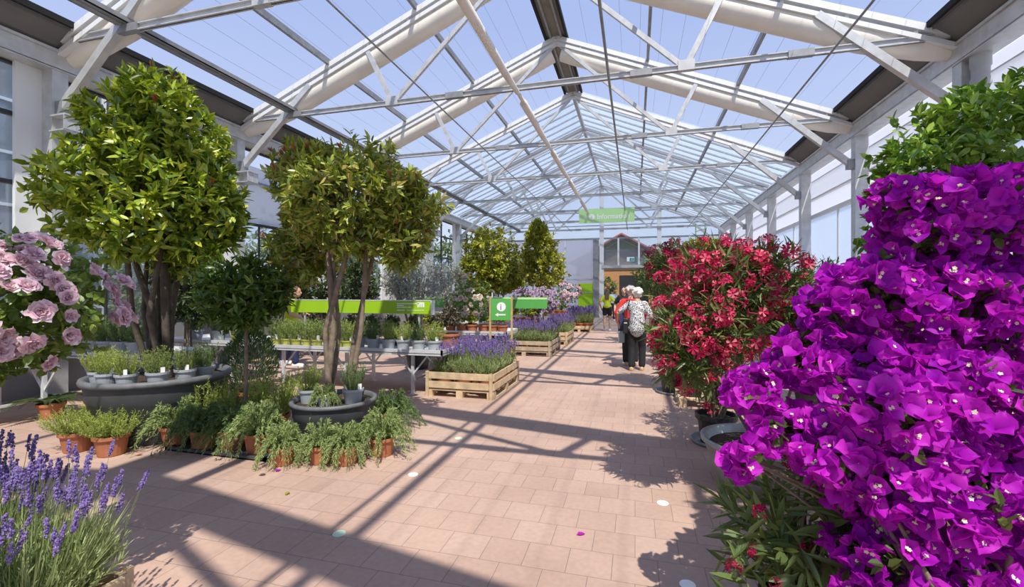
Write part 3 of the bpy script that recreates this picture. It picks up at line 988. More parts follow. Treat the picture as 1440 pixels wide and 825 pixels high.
photinia('tallest photinia with dense bright green crown on many bare stems in a wide grey tub', (226, 0, 5.05), .68, .66,
         [(at(218, 280, 5.1), (.82, .85, .80)), (at(230, 200, 5.1), (.62, .62, .62)), (at(150, 285, 5.1), (.30, .3, .40)), (at(292, 300, 5.1), (.36, .45, .5)), (at(222, 142, 5.05), (.36, .38, .30))],
         8, M['L_photinia'], .128, .050, 3, red=16, nsp=1.15, kleaf=8)
photinia('round photinia with olive and bronze leaves and forked bare trunk in a low dark tub', (470, 0, 4.75), .43, .45,
         [(at(500, 285, 4.85), (.74, .78, .62)), (at(440, 258, 4.95), (.42, .46, .46)), (at(570, 290, 4.7), (.34, .4, .36)), (at(562, 345, 4.7), (.28, .34, .24)), (at(425, 350, 5.2), (.36, .36, .4))],
         5, M['L_photinia_b'], .108, .037, 6, red=30, nsp=1.35, kleaf=9, spread_top=.3)

# bay standard behind the rosemaries
b0 = at(345, 0, 4.7); b0[2] = 0
r = thing('bay_standard', 'small lollipop bay tree with one straight bare stem, between the two photinia trees', 'tree', b0)
obj('pot', pot_mesh(.21, .30, 'pot', M['black_pot']), r); obj('soil', soil_mesh(.21, .30), r)
MB().tube([(0, 0, .26), (.01, 0, .7), (0, .01, 1.25)], [.021, .019, .014], 8).build('stem', M['bark_pale'], r, True)
f = MB()
c = local(b0)(at(345, 415, 4.7))
P, D = crown_points(c, (.44, .44, .38), 260, 21, .1, .6)
sprigs(f, P, D, 9, .105, .036, .3, .8)
P, D = crown_points(c, (.30, .30, .27), 110, 22, .1, .3)
sprigs(f, P, D, 8, .10, .036, .1, .9)
f.build('foliage', M['L_bay'], r)

# conical evergreen in a terracotta pot
b0 = at(352, 0, 5.95); b0[2] = 0
r = thing('conifer', 'dense dark conical evergreen in a terracotta pot behind the lollipop bay tree', 'shrub', b0)
obj('pot', PM['terra_big'], r); obj('soil', PM['soil_big'], r)
f = MB(); n = 5200
z = rng.uniform(0, 1, n) ** .8; a = rng.uniform(0, 2 * PI, n); q = np.sqrt(rng.uniform(.3, 1, n)) * .34 * np.sin(np.clip(.18 + z * .95, 0, 1.0) * PI) ** .7
P = np.stack([np.cos(a) * q, np.sin(a) * q, .28 + z * .92], 1)
D = nrm(np.stack([np.cos(a) * .6, np.sin(a) * .6, np.full(n, .9)], 1) + rand_dirs(n) * .5)
f.blades(P, D, rand_dirs(n), .05, .010)
f.build('foliage', M['L_rosemary_d'], r)

# ================================================================== rosemaries on the floor
def gpos(u, v, dz=0):
    p = ground(u, v); p[2] = dz
    return p
def fpot(u, v, r, z=0.):
    """base centre of a pot whose nearest bottom edge is seen at (u, v)"""
    p = ground(u, v, z); d = nrm(A([p[0], p[1], 0]))
    return p + d * r


for i, (u, v, lab) in enumerate(((157, 643, 'large bushy rosemary in terracotta pot, the more forward of two beside the big tub'),
                                 (109, 637, 'large bushy rosemary in terracotta pot, half hidden behind its twin, left of the tub'))):
    potted('potted_rosemary', lab, 'potted plant', fpot(u, v, .11), PM['terra_big'], PM['soil_big'], ROSB[i], .27, .72, 'large rosemaries in terracotta pots')
p = fpot(72, 590, .1)
r = potted('potted_fern', 'low spiky green plant in the shade under the benches at the left', 'potted plant', p, PM['terra'], PM['soil'], None, .19, 1.0)
f = MB()
for j in range(30):
    a = rng.uniform(0, 2 * PI); n = 22
    d = A([math.cos(a), math.sin(a), 0]); t = np.linspace(.1, 1, n)[:, None]; l = rng.uniform(.3, .52)
    P = d * t * l + A([0, 0, .17]) + A([0, 0, 1]) * (t * .32 - t ** 2 * .30)
    sd = A([-math.sin(a), math.cos(a), 0])
    for s in (-1, 1):
        f.leaves(P, np.repeat((sd * s + d * .5 + A([0, 0, .15]))[None], n, 0), np.repeat(A([[0, 0, 1.]]), n, 0), .07 * (1.1 - t[:, 0] * .7), .018)
f.build('foliage', M['L_dark'], r)

tl, tr_ = ground(228, 634), ground(376, 648)
ty0 = (tl[1] + tr_[1]) / 2
t = thing('plant_tray', 'flat black plastic tray on the pavers holding trailing rosemary pots', 'tray', ((tl[0] + tr_[0]) / 2, ty0 + .33, 0))
w2 = (tr_[0] - tl[0]) / 2
MB().box2((-w2, -.33, 0), (w2, .33, .012)).build('tray_base', M['tray'], t)
g = MB()
for (a, b_) in (((-w2, -.33), (w2, -.30)), ((-w2, .30), (w2, .33)), ((-w2, -.33), (-w2 + .03, .33)), ((w2 - .03, -.33), (w2, .33))):
    g.box2((*a, 0), (*b_, .035))
g.build('tray_lip', M['tray'], t)
TZ = .012
front = [(247, 628, TRA[0], 'far left of the black tray'), (288, 634, TRAD[0], 'dark-leaved, second from the left on the black tray'),
         (327, 635, TRAD[1], 'dark-leaved, third from the left on the black tray'), (364, 640, TRA[1], 'pale-leaved, at the right end of the black tray')]
for u, v, fo, wd in front:
    potted('trailing_rosemary', f'trailing rosemary, {wd}', 'potted plant', fpot(u, v, .12, TZ), PM['terra'], PM['soil'], fo, .19, 1.0, 'trailing rosemaries in terracotta pots')
for u, v, fo, wd, sc in ((288, 612, ROST[0], 'behind the black tray, near the big grey tub', 1.0), (388, 612, ROST[1], 'between the lollipop tree and the low dark tub', 1.05), (318, 614, ROST[1], 'behind the tray, in the shade of the lollipop tree', .8)):
    potted('potted_rosemary', f'tall upright rosemary, {wd}', 'potted plant', fpot(u, v, .12), PM['terra'], PM['soil'], fo, .19, sc, 'upright rosemaries on the floor')
for u, v, fo, wd, sc in ((397, 658, TRAF[0], 'standing forward off the right end of the tray', .86), (452, 656, TRAF[1], 'hanging to the ground in front of the low dark tub, left of two', .88), (487, 658, TRAF[0], 'hanging to the ground in front of the low dark tub, right of two', .86),
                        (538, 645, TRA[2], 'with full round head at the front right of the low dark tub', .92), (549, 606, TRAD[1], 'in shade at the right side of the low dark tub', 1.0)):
    potted('trailing_rosemary', f'trailing rosemary, {wd}', 'potted plant', fpot(u, v, .12), PM['terra'], PM['soil'], fo, .19, sc, 'trailing rosemaries in terracotta pots')

# pots standing on the tub rims
c1 = at(226, 0, 5.05)
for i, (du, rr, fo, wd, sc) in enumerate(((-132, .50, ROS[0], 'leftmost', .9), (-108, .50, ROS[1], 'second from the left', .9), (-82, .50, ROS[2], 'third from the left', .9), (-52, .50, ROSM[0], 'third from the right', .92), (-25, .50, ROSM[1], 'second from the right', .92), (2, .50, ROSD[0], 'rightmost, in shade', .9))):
    a = math.radians(du - YAW * 57 * 0 + 12)
    potted('potted_rosemary', f'rosemary in a grey pot on the big tub rim, {wd}', 'potted plant', (c1[0] + rr * math.cos(a), c1[1] + rr * math.sin(a), .66 * .86 + .012), PM['grey'], PM['soil_g'], fo, .17, sc, 'grey rosemary pots on the big tub', PM['card_g'])
c2 = at(470, 0, 4.75)
for a, rr, fo, wd, sc, pt in ((-145, .24, ROS[1], 'rosemary in a pale grey pot at the left on the low dark tub', .9, 'grey'), (-78, .22, TRAF[1], 'trailing rosemary spilling over the front rim of the low dark tub', .6, 'grey'), (-5, .24, ROSD[1], 'dark rosemary in a tall grey pot at the right on the low dark tub', .95, 'grey')):
    a = math.radians(a)
    potted('potted_rosemary', wd, 'potted plant', (c2[0] + rr * math.cos(a), c2[1] + rr * math.sin(a), .45 * .86 + .012), PM[pt], PM['soil_g'], fo, .17, sc, 'pots on the low dark tub', PM['card_g'])

# ================================================================== benches
def bench(label, x0, x1, y0, y1, z, legs_x, m=None):
    r = thing('plant_bench', label, 'bench', ((x0 + x1) / 2, (y0 + y1) / 2, 0), 0, 'metal plant benches')
    m = m or M['alu']
    w, d = (x1 - x0) / 2, (y1 - y0) / 2
    t = MB()
    t.box2((-w, -d, z - .03), (w, d, z - .02))
    for a, b_ in (((-w, -d), (w, -d + .025)), ((-w, d - .025), (w, d)), ((-w, -d), (-w + .025, d)), ((w - .025, -d), (w, d))):
        t.box2((*a, z - .055), (*b_, z + .03))
    t.build('bench_top', m, r)
    for lx in legs_x:
        lx -= (x0 + x1) / 2
        for ly in (-d + .12, d - .12):
            l = MB(); l.box2((lx - .022, ly - .022, 0), (lx + .022, ly + .022, z - .05)); l.box2((lx - .04, ly - .04, 0), (lx + .04, ly + .04, .012))
            l.build('leg', m, r)
        br = MB()
        for ly in (-d + .12, d - .12):
            for s in (-1, 1):
                br.bar((lx, ly, z * .45), (lx + s * .26, ly, z - .05), .022, .022)
        br.box2((lx - .015, -d + .12, z * .30), (lx + .015, d - .12, z * .30 + .03))
        br.build('brace', m, r)
    return r


bench('white-edged metal plant bench at the far left with small flowering pots on it', -8.0, -7.0, 1.3, 4.04, .70, [-7.9, -7.05])
bench('metal plant bench by the left wall with a row of dark grey rosemary pots', -7.95, -5.95, 4.42, 5.3, .70, [-7.2, -6.2])
bench('metal plant bench behind the tallest photinia, its right end beside the dark conical evergreen', -8.0, -6.35, 6.1, 7.0, .70, [-7.7, -6.6])
bench('long metal plant bench below the lime board, loaded with rosemary pots', -5.95, -2.72, 6.15, 7.15, .66, [-5.6, -4.4, -3.25])
bench('metal plant bench with small potted roses, behind the green arrow sign', -5.2, -2.66, 9.4, 10.4, .66, [-4.9, -3.9, -2.95])
bench('distant metal plant bench with pink roses, beside the second lavender crate', -5.0, -2.62, 12.25, 12.95, .66, [-4.7, -3.0])
bench('farthest plant bench with terracotta pots, beside the last lavender crate', -4.6, -2.5, 17.1, 17.9, .66, [-4.3, -2.8])

# on the far left bench: small yellow-green plants in terracotta
SML = []
for k in range(3):
    f = MB(); P, D = crown_points((0, 0, .09), (.10, .10, .11), 60, 40 + k, .1, .4, -.3)
    sprigs(f, P, D, 6, .035, .018, .4, .8)
    SML.append(f.mesh('foliage', M['L_euon']))
for i, y in enumerate((2.45, 2.75, 3.05, 3.35, 3.62, 3.88)):
    potted('potted_seedling', f'small yellow-green plant in terracotta, {ORD[5 - i]} from the end of the far left bench', 'potted plant', (-7.13, y, .68), PM['terra_s'], PM['soil_s'], SML[i % 3], .12, 1.0, 'little pots on the far left bench', PM['card'])
for i, x in enumerate((-7.78, -7.53, -7.28, -7.03, -6.78, -6.5)):
    potted('potted_rosemary', f'dark green rosemary in grey pot, {nth(i, "left")} on the bench by the wall', 'potted plant', (x, 4.62, .68), PM['grey'], PM['soil_g'], ROSD[i % 3], .17, 1.15, 'rosemaries on the bench by the wall')
for i, x in enumerate((-7.5, -7.0, -6.6)):
    potted('potted_rosemary', f'leafy rosemary, {nth(i, "left")} on the bench behind the tallest photinia', 'potted plant', (x, 6.3, .68), PM['lime'] if i == 2 else PM['grey'], PM['soil_l'] if i == 2 else PM['soil_g'], ROSM[i % 3], .11 if i == 2 else .17, 1.2, 'rosemaries on the bench behind the photinia')
# long bench, front row
xs = [(-5.83, 'lime'), (-5.62, 'lime'), (-5.42, 'lime'), (-5.22, 'lime'), (-5.02, 'lime'), (-4.80, 'lime'), (-4.62, 'lime'), (-4.45, 'lime'), (-4.25, 'grey'), (-3.98, 'grey'), (-3.72, 'grey'), (-3.46, 'grey'), (-3.20, 'grey'), (-2.94, 'grey')]
for i, (x, pt) in enumerate(xs):
    n_l = sum(1 for q in xs if q[1] == 'lime')
    wd = nth(i, 'left') if pt == 'lime' else nth(len(xs) - 1 - i, 'right')
    potted('potted_rosemary', f'rosemary in {"olive-lime" if pt == "lime" else "grey"} pot, {wd} along the front of the long bench', 'potted plant', (x, 6.36, .64), PM[pt], PM['soil_l' if pt == 'lime' else 'soil_g'],
           (ROSM if pt == 'lime' else ROS if i % 3 else ROSD)[i % 3], .11 if pt == 'lime' else .17, 1.02 if pt == 'grey' else 1.2, 'rosemary row at the front of the long bench', PM['card_g'] if pt == 'grey' and i % 2 else (PM['card'] if pt == 'lime' else None))
DK = []
for k in range(3):
    f = MB(); P, D = crown_points((0, 0, .2), (.17, .17, .2), 130, 50 + k, .15, .4, -.5)
    sprigs(f, P, D, 7, .05, .022, .4, .8); DK.append(f.mesh('foliage', M['L_bronze']))
DKG = []
for k in range(2):
    f = MB(); P, D = crown_points((0, 0, .2), (.17, .17, .2), 130, 60 + k, .15, .4, -.5)
    sprigs(f, P, D, 7, .05, .022, .4, .8); DKG.append(f.mesh('foliage', M['L_dark']))
for i, x in enumerate((-5.6, -5.2, -4.8, -4.4, -4.0, -3.6, -3.2)):
    potted('potted_shrub', f'dark shrub in black pot, {nth(i, "left")} at the back of the long bench', 'potted plant', (x, 6.95, .64), PM['black'], PM['soil_b'], (DK + DKG)[i % 5], .28, .82, 'dark shrubs in the back row of the long bench')
potted('potted_shrub', 'bronze-leaved bushy shrub in a terracotta pot at the right end of the long bench', 'potted plant', (-2.9, 6.85, .64), PM['terra'], PM['soil'], DK[0], .19, 1.25)

# ================================================================== sign boards
def text_mesh(s, size, m, name='lettering', bold=False):
    cu = bpy.data.curves.new('t', 'FONT'); cu.body = s; cu.size = size; cu.extrude = .003; cu.align_x = 'LEFT'
    if bold: cu.offset = size * .018
    o = bpy.data.objects.new('t', cu); COL.objects.link(o)
    dg = bpy.context.evaluated_depsgraph_get()
    me = bpy.data.meshes.new_from_object(o.evaluated_get(dg)); me.name = name
    me.materials.clear(); me.materials.append(m)
    bpy.data.objects.remove(o); bpy.data.curves.remove(cu)
    return me
def disc(b, c, r, th, n=28, mi=0):
    """flat round plate facing -y"""
    return b.tube([(c[0], c[1], c[2]), (c[0], c[1] - th, c[2])], r, n, mi)


r = thing('bench_sign', 'long lime green board with a white picture square, standing over the long rosemary bench', 'sign', (-4.5, 6.75, .64))
MB().box2((-1.36, -.015, .55), (1.36, .015, .76)).build('board', M['sign_lime'], r)
MB().box2((-1.37, -.018, .76), (1.37, .018, .775)).build('top_rail', M['alu'], r)
MB().box2((1.33, -.03, .54), (1.375, .03, .775)).build('end_cap', M['sign_white'], r)
for x in (-1.1, 0, 1.1):
    MB().box2((x - .015, .015, 0), (x + .015, .04, .72)).build('post', M['galv'], r)
g = MB()
for j, (w_, z) in enumerate(((.40, .715), (.12, .685), (.26, .655), (.14, .605))):
    x = .72
    while x < .72 + w_:
        q = rng.uniform(.012, .022); g.box2((x, -.018, z - .008), (min(x + q, .72 + w_), -.014, z + .010)); x += q + .006
for k in range(14):
    g.box2((.90 + k * .022, -.018, .602), (.914 + k * .022, -.014, .612))
g.build('lettering', M['sign_white'], r)
MB().box2((1.09, -.018, .655), (1.21, -.014, .735)).build('picture_square', M['sign_white'], r)
g = MB()
for k in range(3): g.box2((1.115 + k * .03, -.021, .665), (1.127 + k * .03, -.017, .70 + .01 * k))
g.build('picture_mark', M['sign_lime'], r)

for (x0, x1, y, zt, lab) in ((-6.0, -3.9, 11.6, 1.42, 'long green board behind the cream roses, left of the arrow sign'), (-3.85, -2.25, 11.9, 1.40, 'green board half hidden behind the arrow sign, near the mauve roses')):
    r = thing('bench_sign', lab, 'sign', ((x0 + x1) / 2, y, 0))
    w_ = (x1 - x0) / 2
    MB().box2((-w_, -.015, zt - .30), (w_, .015, zt - .06)).build('board', M['sign_green'], r)
    MB().box2((-w_, -.02, zt - .06), (w_, .02, zt)).build('top_rail', M['sign_pale'], r)
    for x in (-w_ + .15, w_ - .15):
        MB().box2((x - .015, .015, 0), (x + .015, .04, zt - .1)).build('post', M['galv'], r)

# arrow sign on two wooden stakes
p = at(704.5, 0, 7.85)
r = thing('arrow_sign', 'small green information sign with white left arrow on two wooden stakes', 'sign', (p[0], p[1], 0), YAW * .3)
for s in (-1, 1):
    MB().box2((s * .19 - .016, -.012, .0), (s * .19 + .016, .012, 1.47)).build('stake', M['stake'], r)
pn = MB().box2((-.175, -.02, 1.06), (.175, -.012, 1.43)).build('panel', M['sign_green'], r)
g = MB(); disc(g, (.01, -.02, 1.29), .078, .004); g.build('info_disc', M['sign_white'], pn)
o = obj('lettering', text_mesh('i', .14, M['sign_dark']), pn); o.location = (-.012, -.026, 1.242); o.rotation_euler = (PI / 2, 0, 0)
g = MB(); g.box2((-.05, -.024, 1.142), (.085, -.019, 1.164)); g.add([(-.10, -.024, 1.153), (-.045, -.024, 1.185), (-.045, -.024, 1.121), (-.10, -.019, 1.153), (-.045, -.019, 1.185), (-.045, -.019, 1.121)], [[0, 1, 2], [3, 5, 4]])
g.build('arrow', M['sign_white'], pn)

# hanging information sign
r = thing('information_sign', 'pale green hanging sign with white arrow and the word Information under the roof', 'sign', (-1.24, 20.85, 4.66))
W2, HH = 1.22, .62
bd = MB().box2((-W2, -.02, 0), (W2, .02, HH)).build('board', M['sign_pale'], r)
for x in (-.9, .9):
    MB().tube([(x, 0, HH), (x, .1, HH + .06)], .008, 6).build('hanger', M['galv_dark'], r)
g = MB(); x0 = -W2 + .17
g.add([(x0, -.026, .27), (x0 + .18, -.026, .37), (x0 + .18, -.026, .17), (x0, -.02, .27), (x0 + .18, -.02, .37), (x0 + .18, -.02, .17)], [[0, 1, 2], [3, 5, 4]])
g.build('arrow', M['sign_white'], bd)
g = MB(); disc(g, (-W2 + .575, -.02, .27), .13, .006); g.build('info_disc', M['sign_white'], bd)
o = obj('lettering', text_mesh('i', .22, M['sign_green']), bd); o.location = (-W2 + .54, -.03, .195); o.rotation_euler = (PI / 2, 0, 0)
me = text_mesh('Information', .32, M['sign_white'], bold=True)
xsz = max(v.co.x for v in me.vertices)
o = obj('lettering', me, bd); o.location = (-W2 + .80, -.024, .165); o.rotation_euler = (PI / 2, 0, 0); o.scale = (1.42 / xsz, 1, 1)

# lime banner on the far wall, exit sign
r = thing('wall_banner', 'bright lime poster fixed low on the pale far wall beside the doorway', 'poster', (-2.80, YE + .09, .55))
MB().box2((-.52, -.012, 0), (.52, .0, 1.5)).build('sheet', M['sign_lime'], r)
MB().box2((-.52, -.02, .95), (.52, -.012, 1.0)).build('cross_strip', M['galv'], r)
MB().box2((-.48, -.016, 1.3), (-.38, -.011, 1.44)).build('red_mark', M['red'], r)
r = thing('exit_sign', 'small teal and white running-man exit sign above the far doorway', 'exit sign', (-.25, YE - .05, 3.32))
MB().box2((-.21, -.02, 0), (.21, .02, .25)).build('plate', M['sign_white'], r)
MB().box2((-.05, -.026, .02), (.19, -.02, .20)).build('teal_field', M['teal'], r)
g = MB(); g.bar((.04, -.03, .05), (.08, -.03, .11), .005, .02); g.bar((.08, -.03, .11), (.13, -.03, .06), .005, .02); disc(g, (.08, -.026, .15), .02, .004)
g.build('figure', M['sign_white'], r)

# ================================================================== lavender crates
def crate(label, x0, x1, y0, y1, slats=2, m='wood', collar=True, group='wooden lavender crates'):
    r = thing('pallet_crate', label, 'crate', ((x0 + x1) / 2, (y0 + y1) / 2, 0), 0, group)
    w_, d = (x1 - x0) / 2, (y1 - y0) / 2
    m = M[m]
    for x in (-w_ + .05, 0, w_ - .05):
        MB().box2((x - .05, -d, 0), (x + .05, d, .018)).build('runner', m, r)
        for y in (-d + .07, 0, d - .07):
            MB().box2((x - .05, y - .07, .018), (x + .05, y + .07, .095)).build('block', m, r)
    for y in np.linspace(-d + .06, d - .06, 7):
        MB().box2((-w_, y - .055, .095), (w_, y + .055, .118)).build('deck_board', m, r)
    if collar:
        for k in range(slats):
            z = .135 + k * .135
            for s in (-1, 1):
                MB().box2((-w_, s * d - .011, z), (w_, s * d + .011, z + .095)).build('slat', m, r)
                MB().box2((s * w_ - .011, -d + .012, z), (s * w_ + .011, d - .012, z + .095)).build('slat', m, r)
        for sx in (-1, 1):
            for sy in (-1, 1):
                MB().box2((sx * (w_ - .03) - .022, sy * (d + .024) - .013, .0), (sx * (w_ - .03) + .022, sy * (d + .024) + .013, .10 + .14 * slats)).build('corner_post', m, r)
    return r


ROWW = ['front', 'second', 'third', 'fourth', 'back']
def lav_in(x0, x1, y0, y1, nx, ny, z, where, grp, sc=1.0):
    for j in range(ny):
        for i in range(nx):
            x = x0 + (x1 - x0) * (i + .5) / nx + rng.normal() * .01; y = y0 + (y1 - y0) * (j + .5) / ny
            cw = {2: ['left', 'right'], 3: ['left', 'middle', 'right'], 4: ['left', 'middle left', 'middle right', 'right']}[nx][i]
            rw = 'front' if j == 0 else 'back' if j == ny - 1 else ORD[j]
            fo, st, sp_ = LAV[rng.integers(3)]
            potted('potted_lavender', f'potted lavender, {cw} in the {rw} row of the {where}', 'potted plant', (x, y, z), PM['terra'], PM['soil'], fo, .19, sc * rng.uniform(.95, 1.05), grp, None, (('flower_stalks', st), ('flower_spikes', sp_)))


crate('pale wooden pallet crate of lavender nearest along the path, in front of the arrow sign', -3.0, -1.95, 6.2, 7.68)
lav_in(-2.98, -1.97, 6.24, 7.64, 3, 4, .118, 'crate before the arrow sign', 'lavenders in the nearest crate on the path', .98)
crate('wider weathered pallet crate of lavender, second along the path from the arrow sign', -3.25, -1.93, 10.65, 12.1, 2, 'wood_grey')
lav_in(-3.2, -1.96, 10.7, 12.05, 4, 3, .118, 'second crate along the path', 'lavenders in the second crate on the path', 1.05)
crate('small open pallet crate of lavender, third along the path', -2.5, -1.9, 13.2, 14.6, 2)
lav_in(-2.48, -1.92, 13.25, 14.55, 2, 4, .118, 'third crate along the path', 'lavenders in the third crate on the path', 1.1)
crate('farthest pallet of lavender near the woman in the lime top', -2.55, -1.62, 17.6, 19.0, 1)
lav_in(-2.5, -1.66, 17.65, 18.95, 3, 4, .118, 'farthest crate along the path', 'lavenders in the farthest crate on the path', 1.2)

# foreground lavender, its crate corner just shows
crate('pallet crate of tall lavender at the near left corner of the picture', -3.05, -2.06, .25, 1.42, 2, 'wood')
NL = [lavender_meshes(.60, .31, 120, 420, 44, .72, 700) for _ in range(2)]
for x, y, i, wd in ((-2.25, 1.18, 0, 'far right'), (-2.70, 1.2, 1, 'far left'), (-2.27, .78, 1, 'near right'), (-2.72, .76, 0, 'near left')):
    fo, st, sp_ = NL[i]
    potted('potted_lavender', f'tall flowering lavender at the {wd} corner of the crate in the near left foreground', 'potted plant', (x, y, .118), PM['terra'], PM['soil'], fo, .19, 1.0, 'lavenders in the foreground crate', None, (('flower_stalks', st), ('flower_spikes', sp_)))

# ================================================================== roses
def rose_bush(label, base, c, rad, blooms, bloom_R, mbloom, leafL, nspr, pot='terra_big', soil='soil_big', ph=.27, zpot=0., facing=None, sc_pot=1., tall=True, group=None, amp=.15):
    r = thing('rose_bush', label, 'rose', base, 0, group)
    o = obj('pot', PM[pot], r); o.scale = (sc_pot,) * 3
    o = obj('soil', PM[soil], r); o.scale = (sc_pot,) * 3
    lo = local(base); c = lo(c); rad = A(rad)
    b = MB()
    for i in range(14):
        d = nrm(rng.normal(size=3) + A([0, 0, .3])); e_ = c + d * rad * .85; s0 = A([rng.normal() * .03, rng.normal() * .03, ph * sc_pot * .85])
        b.tube([s0, A([s0[0] * 1.5, s0[1] * 1.5, s0[2] * .45 + c[2] * .55]), (c - A([0, 0, rad[2] * .4])) * .75 + A([0, 0, c[2] * .22]), e_], [.009, .008, .006, .003], 6)
    b.build('stems', M['stem_green'], r, True)
    f = MB(); P, D = crown_points(c, rad, nspr, int(abs(c[0]) * 100) + 7, amp, .4)
    sprigs(f, P, D, 6, leafL, leafL * .58, .2, .9)
    f.build('foliage', M['L_rose'], r)
    ms = [rose_mesh(1.0, mbloom) for _ in range(4)]
    cl = []
    heads = [nrm(rng.normal(size=3) + (A(facing) if facing is not None else 0)) for _ in range(max(14, blooms // 5))]
    for k in range(blooms * 9):
        d = nrm(heads[k % len(heads)] + rng.normal(size=3) * .16)
        p = c + d * rad * rng.uniform(.95, 1.15)
        if all(np.linalg.norm(p - q[0]) > bloom_R * 1.12 for q in cl):
            cl.append((p, nrm(d + A([0, 0, .3]) + rng.normal(size=3) * .25)))
        if len(cl) >= blooms: break
    P = [q[0] for q in cl]; D = [q[1] for q in cl]
    place_copies(ms, P, D, 'rose_bloom', r, [bloom_R * rng.uniform(.8, 1.15) for _ in P], 100, A([0, 0, 1.55]) - A(base))
    return r


base = A([-3.55, 1.62, 0])
r = rose_bush('large pale pink rose bush in full bloom at the left edge of the picture', base, (-2.80, 1.34, 1.49), (.46, .44, .34), 100, .043, M['F_rose_pink'], .05, 800, 'terra_big', 'soil_big', .27, facing=(1.2, -.8, .25))
rose_bush('rounded cream and blush rose bush on the bench behind the arrow sign', A([-3.6, 9.75, .64]), (-3.6, 9.75, 1.42), (.50, .45, .48), 30, .062, M['F_rose_cream'], .06, 260, 'terra', 'soil', .19, facing=(.2, -.9, .2))
rose_bush('wide mauve-pink rose bush on the distant bench above the lavender', A([-2.9, 12.75, .64]), (-2.72, 12.8, 1.27), (.72, .5, .40), 95, .07, M['F_rose_mauve'], .06, 260, 'terra', 'soil', .19, facing=(.2, -.9, .3))
rose_bush('pale pink rose bush farthest back, beside the lime poster', A([-2.75, 17.4, .64]), (-2.55, 17.5, 1.45), (.55, .45, .42), 60, .07, M['F_rose_pink'], .06, 200, 'terra', 'soil', .19, facing=(.2, -.9, .3))
RS = []
for k in range(3):
    f = MB(); P, D = crown_points((0, 0, .13), (.13, .13, .14), 70, 70 + k, .1, .4, -.3)
    sprigs(f, P, D, 6, .045, .026, .4, .8); RS.append(f.mesh('foliage', M['L_euon'] if k else M['L_rose']))
RB = [rose_mesh(.045, M['F_rose_cream']) for _ in range(2)]
for i, x in enumerate((-4.9, -4.6, -4.3, -4.02, -3.76, -3.5, -3.24, -3.02, -2.8)):
    r = potted('potted_rose', f'small terracotta-potted rose, {nth(8 - i, "right")} on the bench behind the arrow sign', 'potted plant', (x, 9.56, .64), PM['terra'], PM['soil'], RS[i % 3], .19, .95, 'small roses on the bench behind the arrow sign', PM['card'])
    for q in range(2):
        o = obj('rose_bloom', RB[q], r); o.location = (rng.uniform(-.1, .1), rng.uniform(-.1, .1), .40 + rng.uniform(0, .06))
for i, x in enumerate((-3.5, -3.25, -2.97, -2.74)):
    potted('potted_rose', f'small yellowish potted rose, {nth(i, "left")} on the distant bench below the mauve roses', 'potted plant', (x, 12.37, .64), PM['terra'], PM['soil'], RS[(i + 1) % 3], .19, 1.05, 'small roses on the distant bench', PM['card'])
for i, x in enumerate((-3.3, -3.05, -2.8, -2.62)):
    potted('potted_rose', f'small green potted plant, {nth(i, "left")} on the farthest bench', 'potted plant', (x, 17.2, .64), PM['terra'], PM['soil'], RS[i % 3], .19, 1.1, 'small pots on the farthest bench')

# ================================================================== shrubs further back on the left
def shrub(name, label, base, lobes, leaf, L, W, pot_r=.25, pot_h=.3, n=300, kl=8, amp=.15, stems=5, group=None, potm='black_pot', cut=-1.):
    r = thing(name, label, 'shrub', base, 0, group)
    obj('pot', pot_mesh(pot_r, pot_h, 'pot', M[potm]), r); obj('soil', soil_mesh(pot_r, pot_h), r)
    lo = local(base)
    b = MB(); f = MB()
    for j, (c, rad) in enumerate(lobes):
        c = lo(c); rad = A(rad)
        for i in range(stems):
            a = rng.uniform(0, 2 * PI)
            b.tube([(math.cos(a) * pot_r * .3, math.sin(a) * pot_r * .3, pot_h * .85), (c[0] * .5 + math.cos(a) * .06, c[1] * .5 + math.sin(a) * .06, (pot_h + c[2]) / 2), (c[0] + math.cos(a) * rad[0] * .4, c[1] + math.sin(a) * rad[1] * .4, c[2] + rad[2] * .2)], [.02, .016, .008], 6)
        P, D = crown_points(c, rad, n, 90 + j + int(abs(base[0] * 31 + base[1] * 7)), amp, .55, cut)
        sprigs(f, P, D, kl, L, W, .35, .8)
    b.build('stems', M['bark_pale'], r, True)
    f.build('foliage', leaf, r)
    return r


def flat(u, t): p = at(u, 0, t); return A([p[0], p[1], 0])
shrub('shrub', 'broad yellow-green evergreen in the middle distance, left of a taller conical one', flat(692, 14.5), [(at(690, 355, 14.5), (.92, .85, .82)), (at(672, 388, 14.4), (.75, .7, .62)), (at(712, 390, 14.3), (.6, .6, .55))], M['L_euon'], .13, .062, .4, .45, 420, 8, .15)
shrub('shrub', 'tall conical dark and yellow-green evergreen beside the pale far wall', flat(760, 15.6), [(at(758, 350, 15.6), (.62, .6, .85)), (at(762, 378, 15.6), (.86, .8, .72)), (at(757, 328, 15.6), (.34, .34, .45))], M['L_euon'], .12, .058, .4, .45, 420, 8, .1)
shrub('olive_shrub', 'silvery grey-leaved shrub in front of the left columns, behind the long bench', flat(588, 9.2), [(at(588, 398, 9.2), (.48, .45, .50)), (at(560, 392, 9.3), (.3, .3, .42))], M['L_olive'], .06, .016, .25, .35, 420, 9)
shrub('olive_shrub', 'smaller silvery shrub to the right of its taller twin, behind the cream roses', flat(632, 12.2), [(at(632, 398, 12.2), (.5, .45, .52))], M['L_olive'], .06, .016, .25, .35, 420, 9)
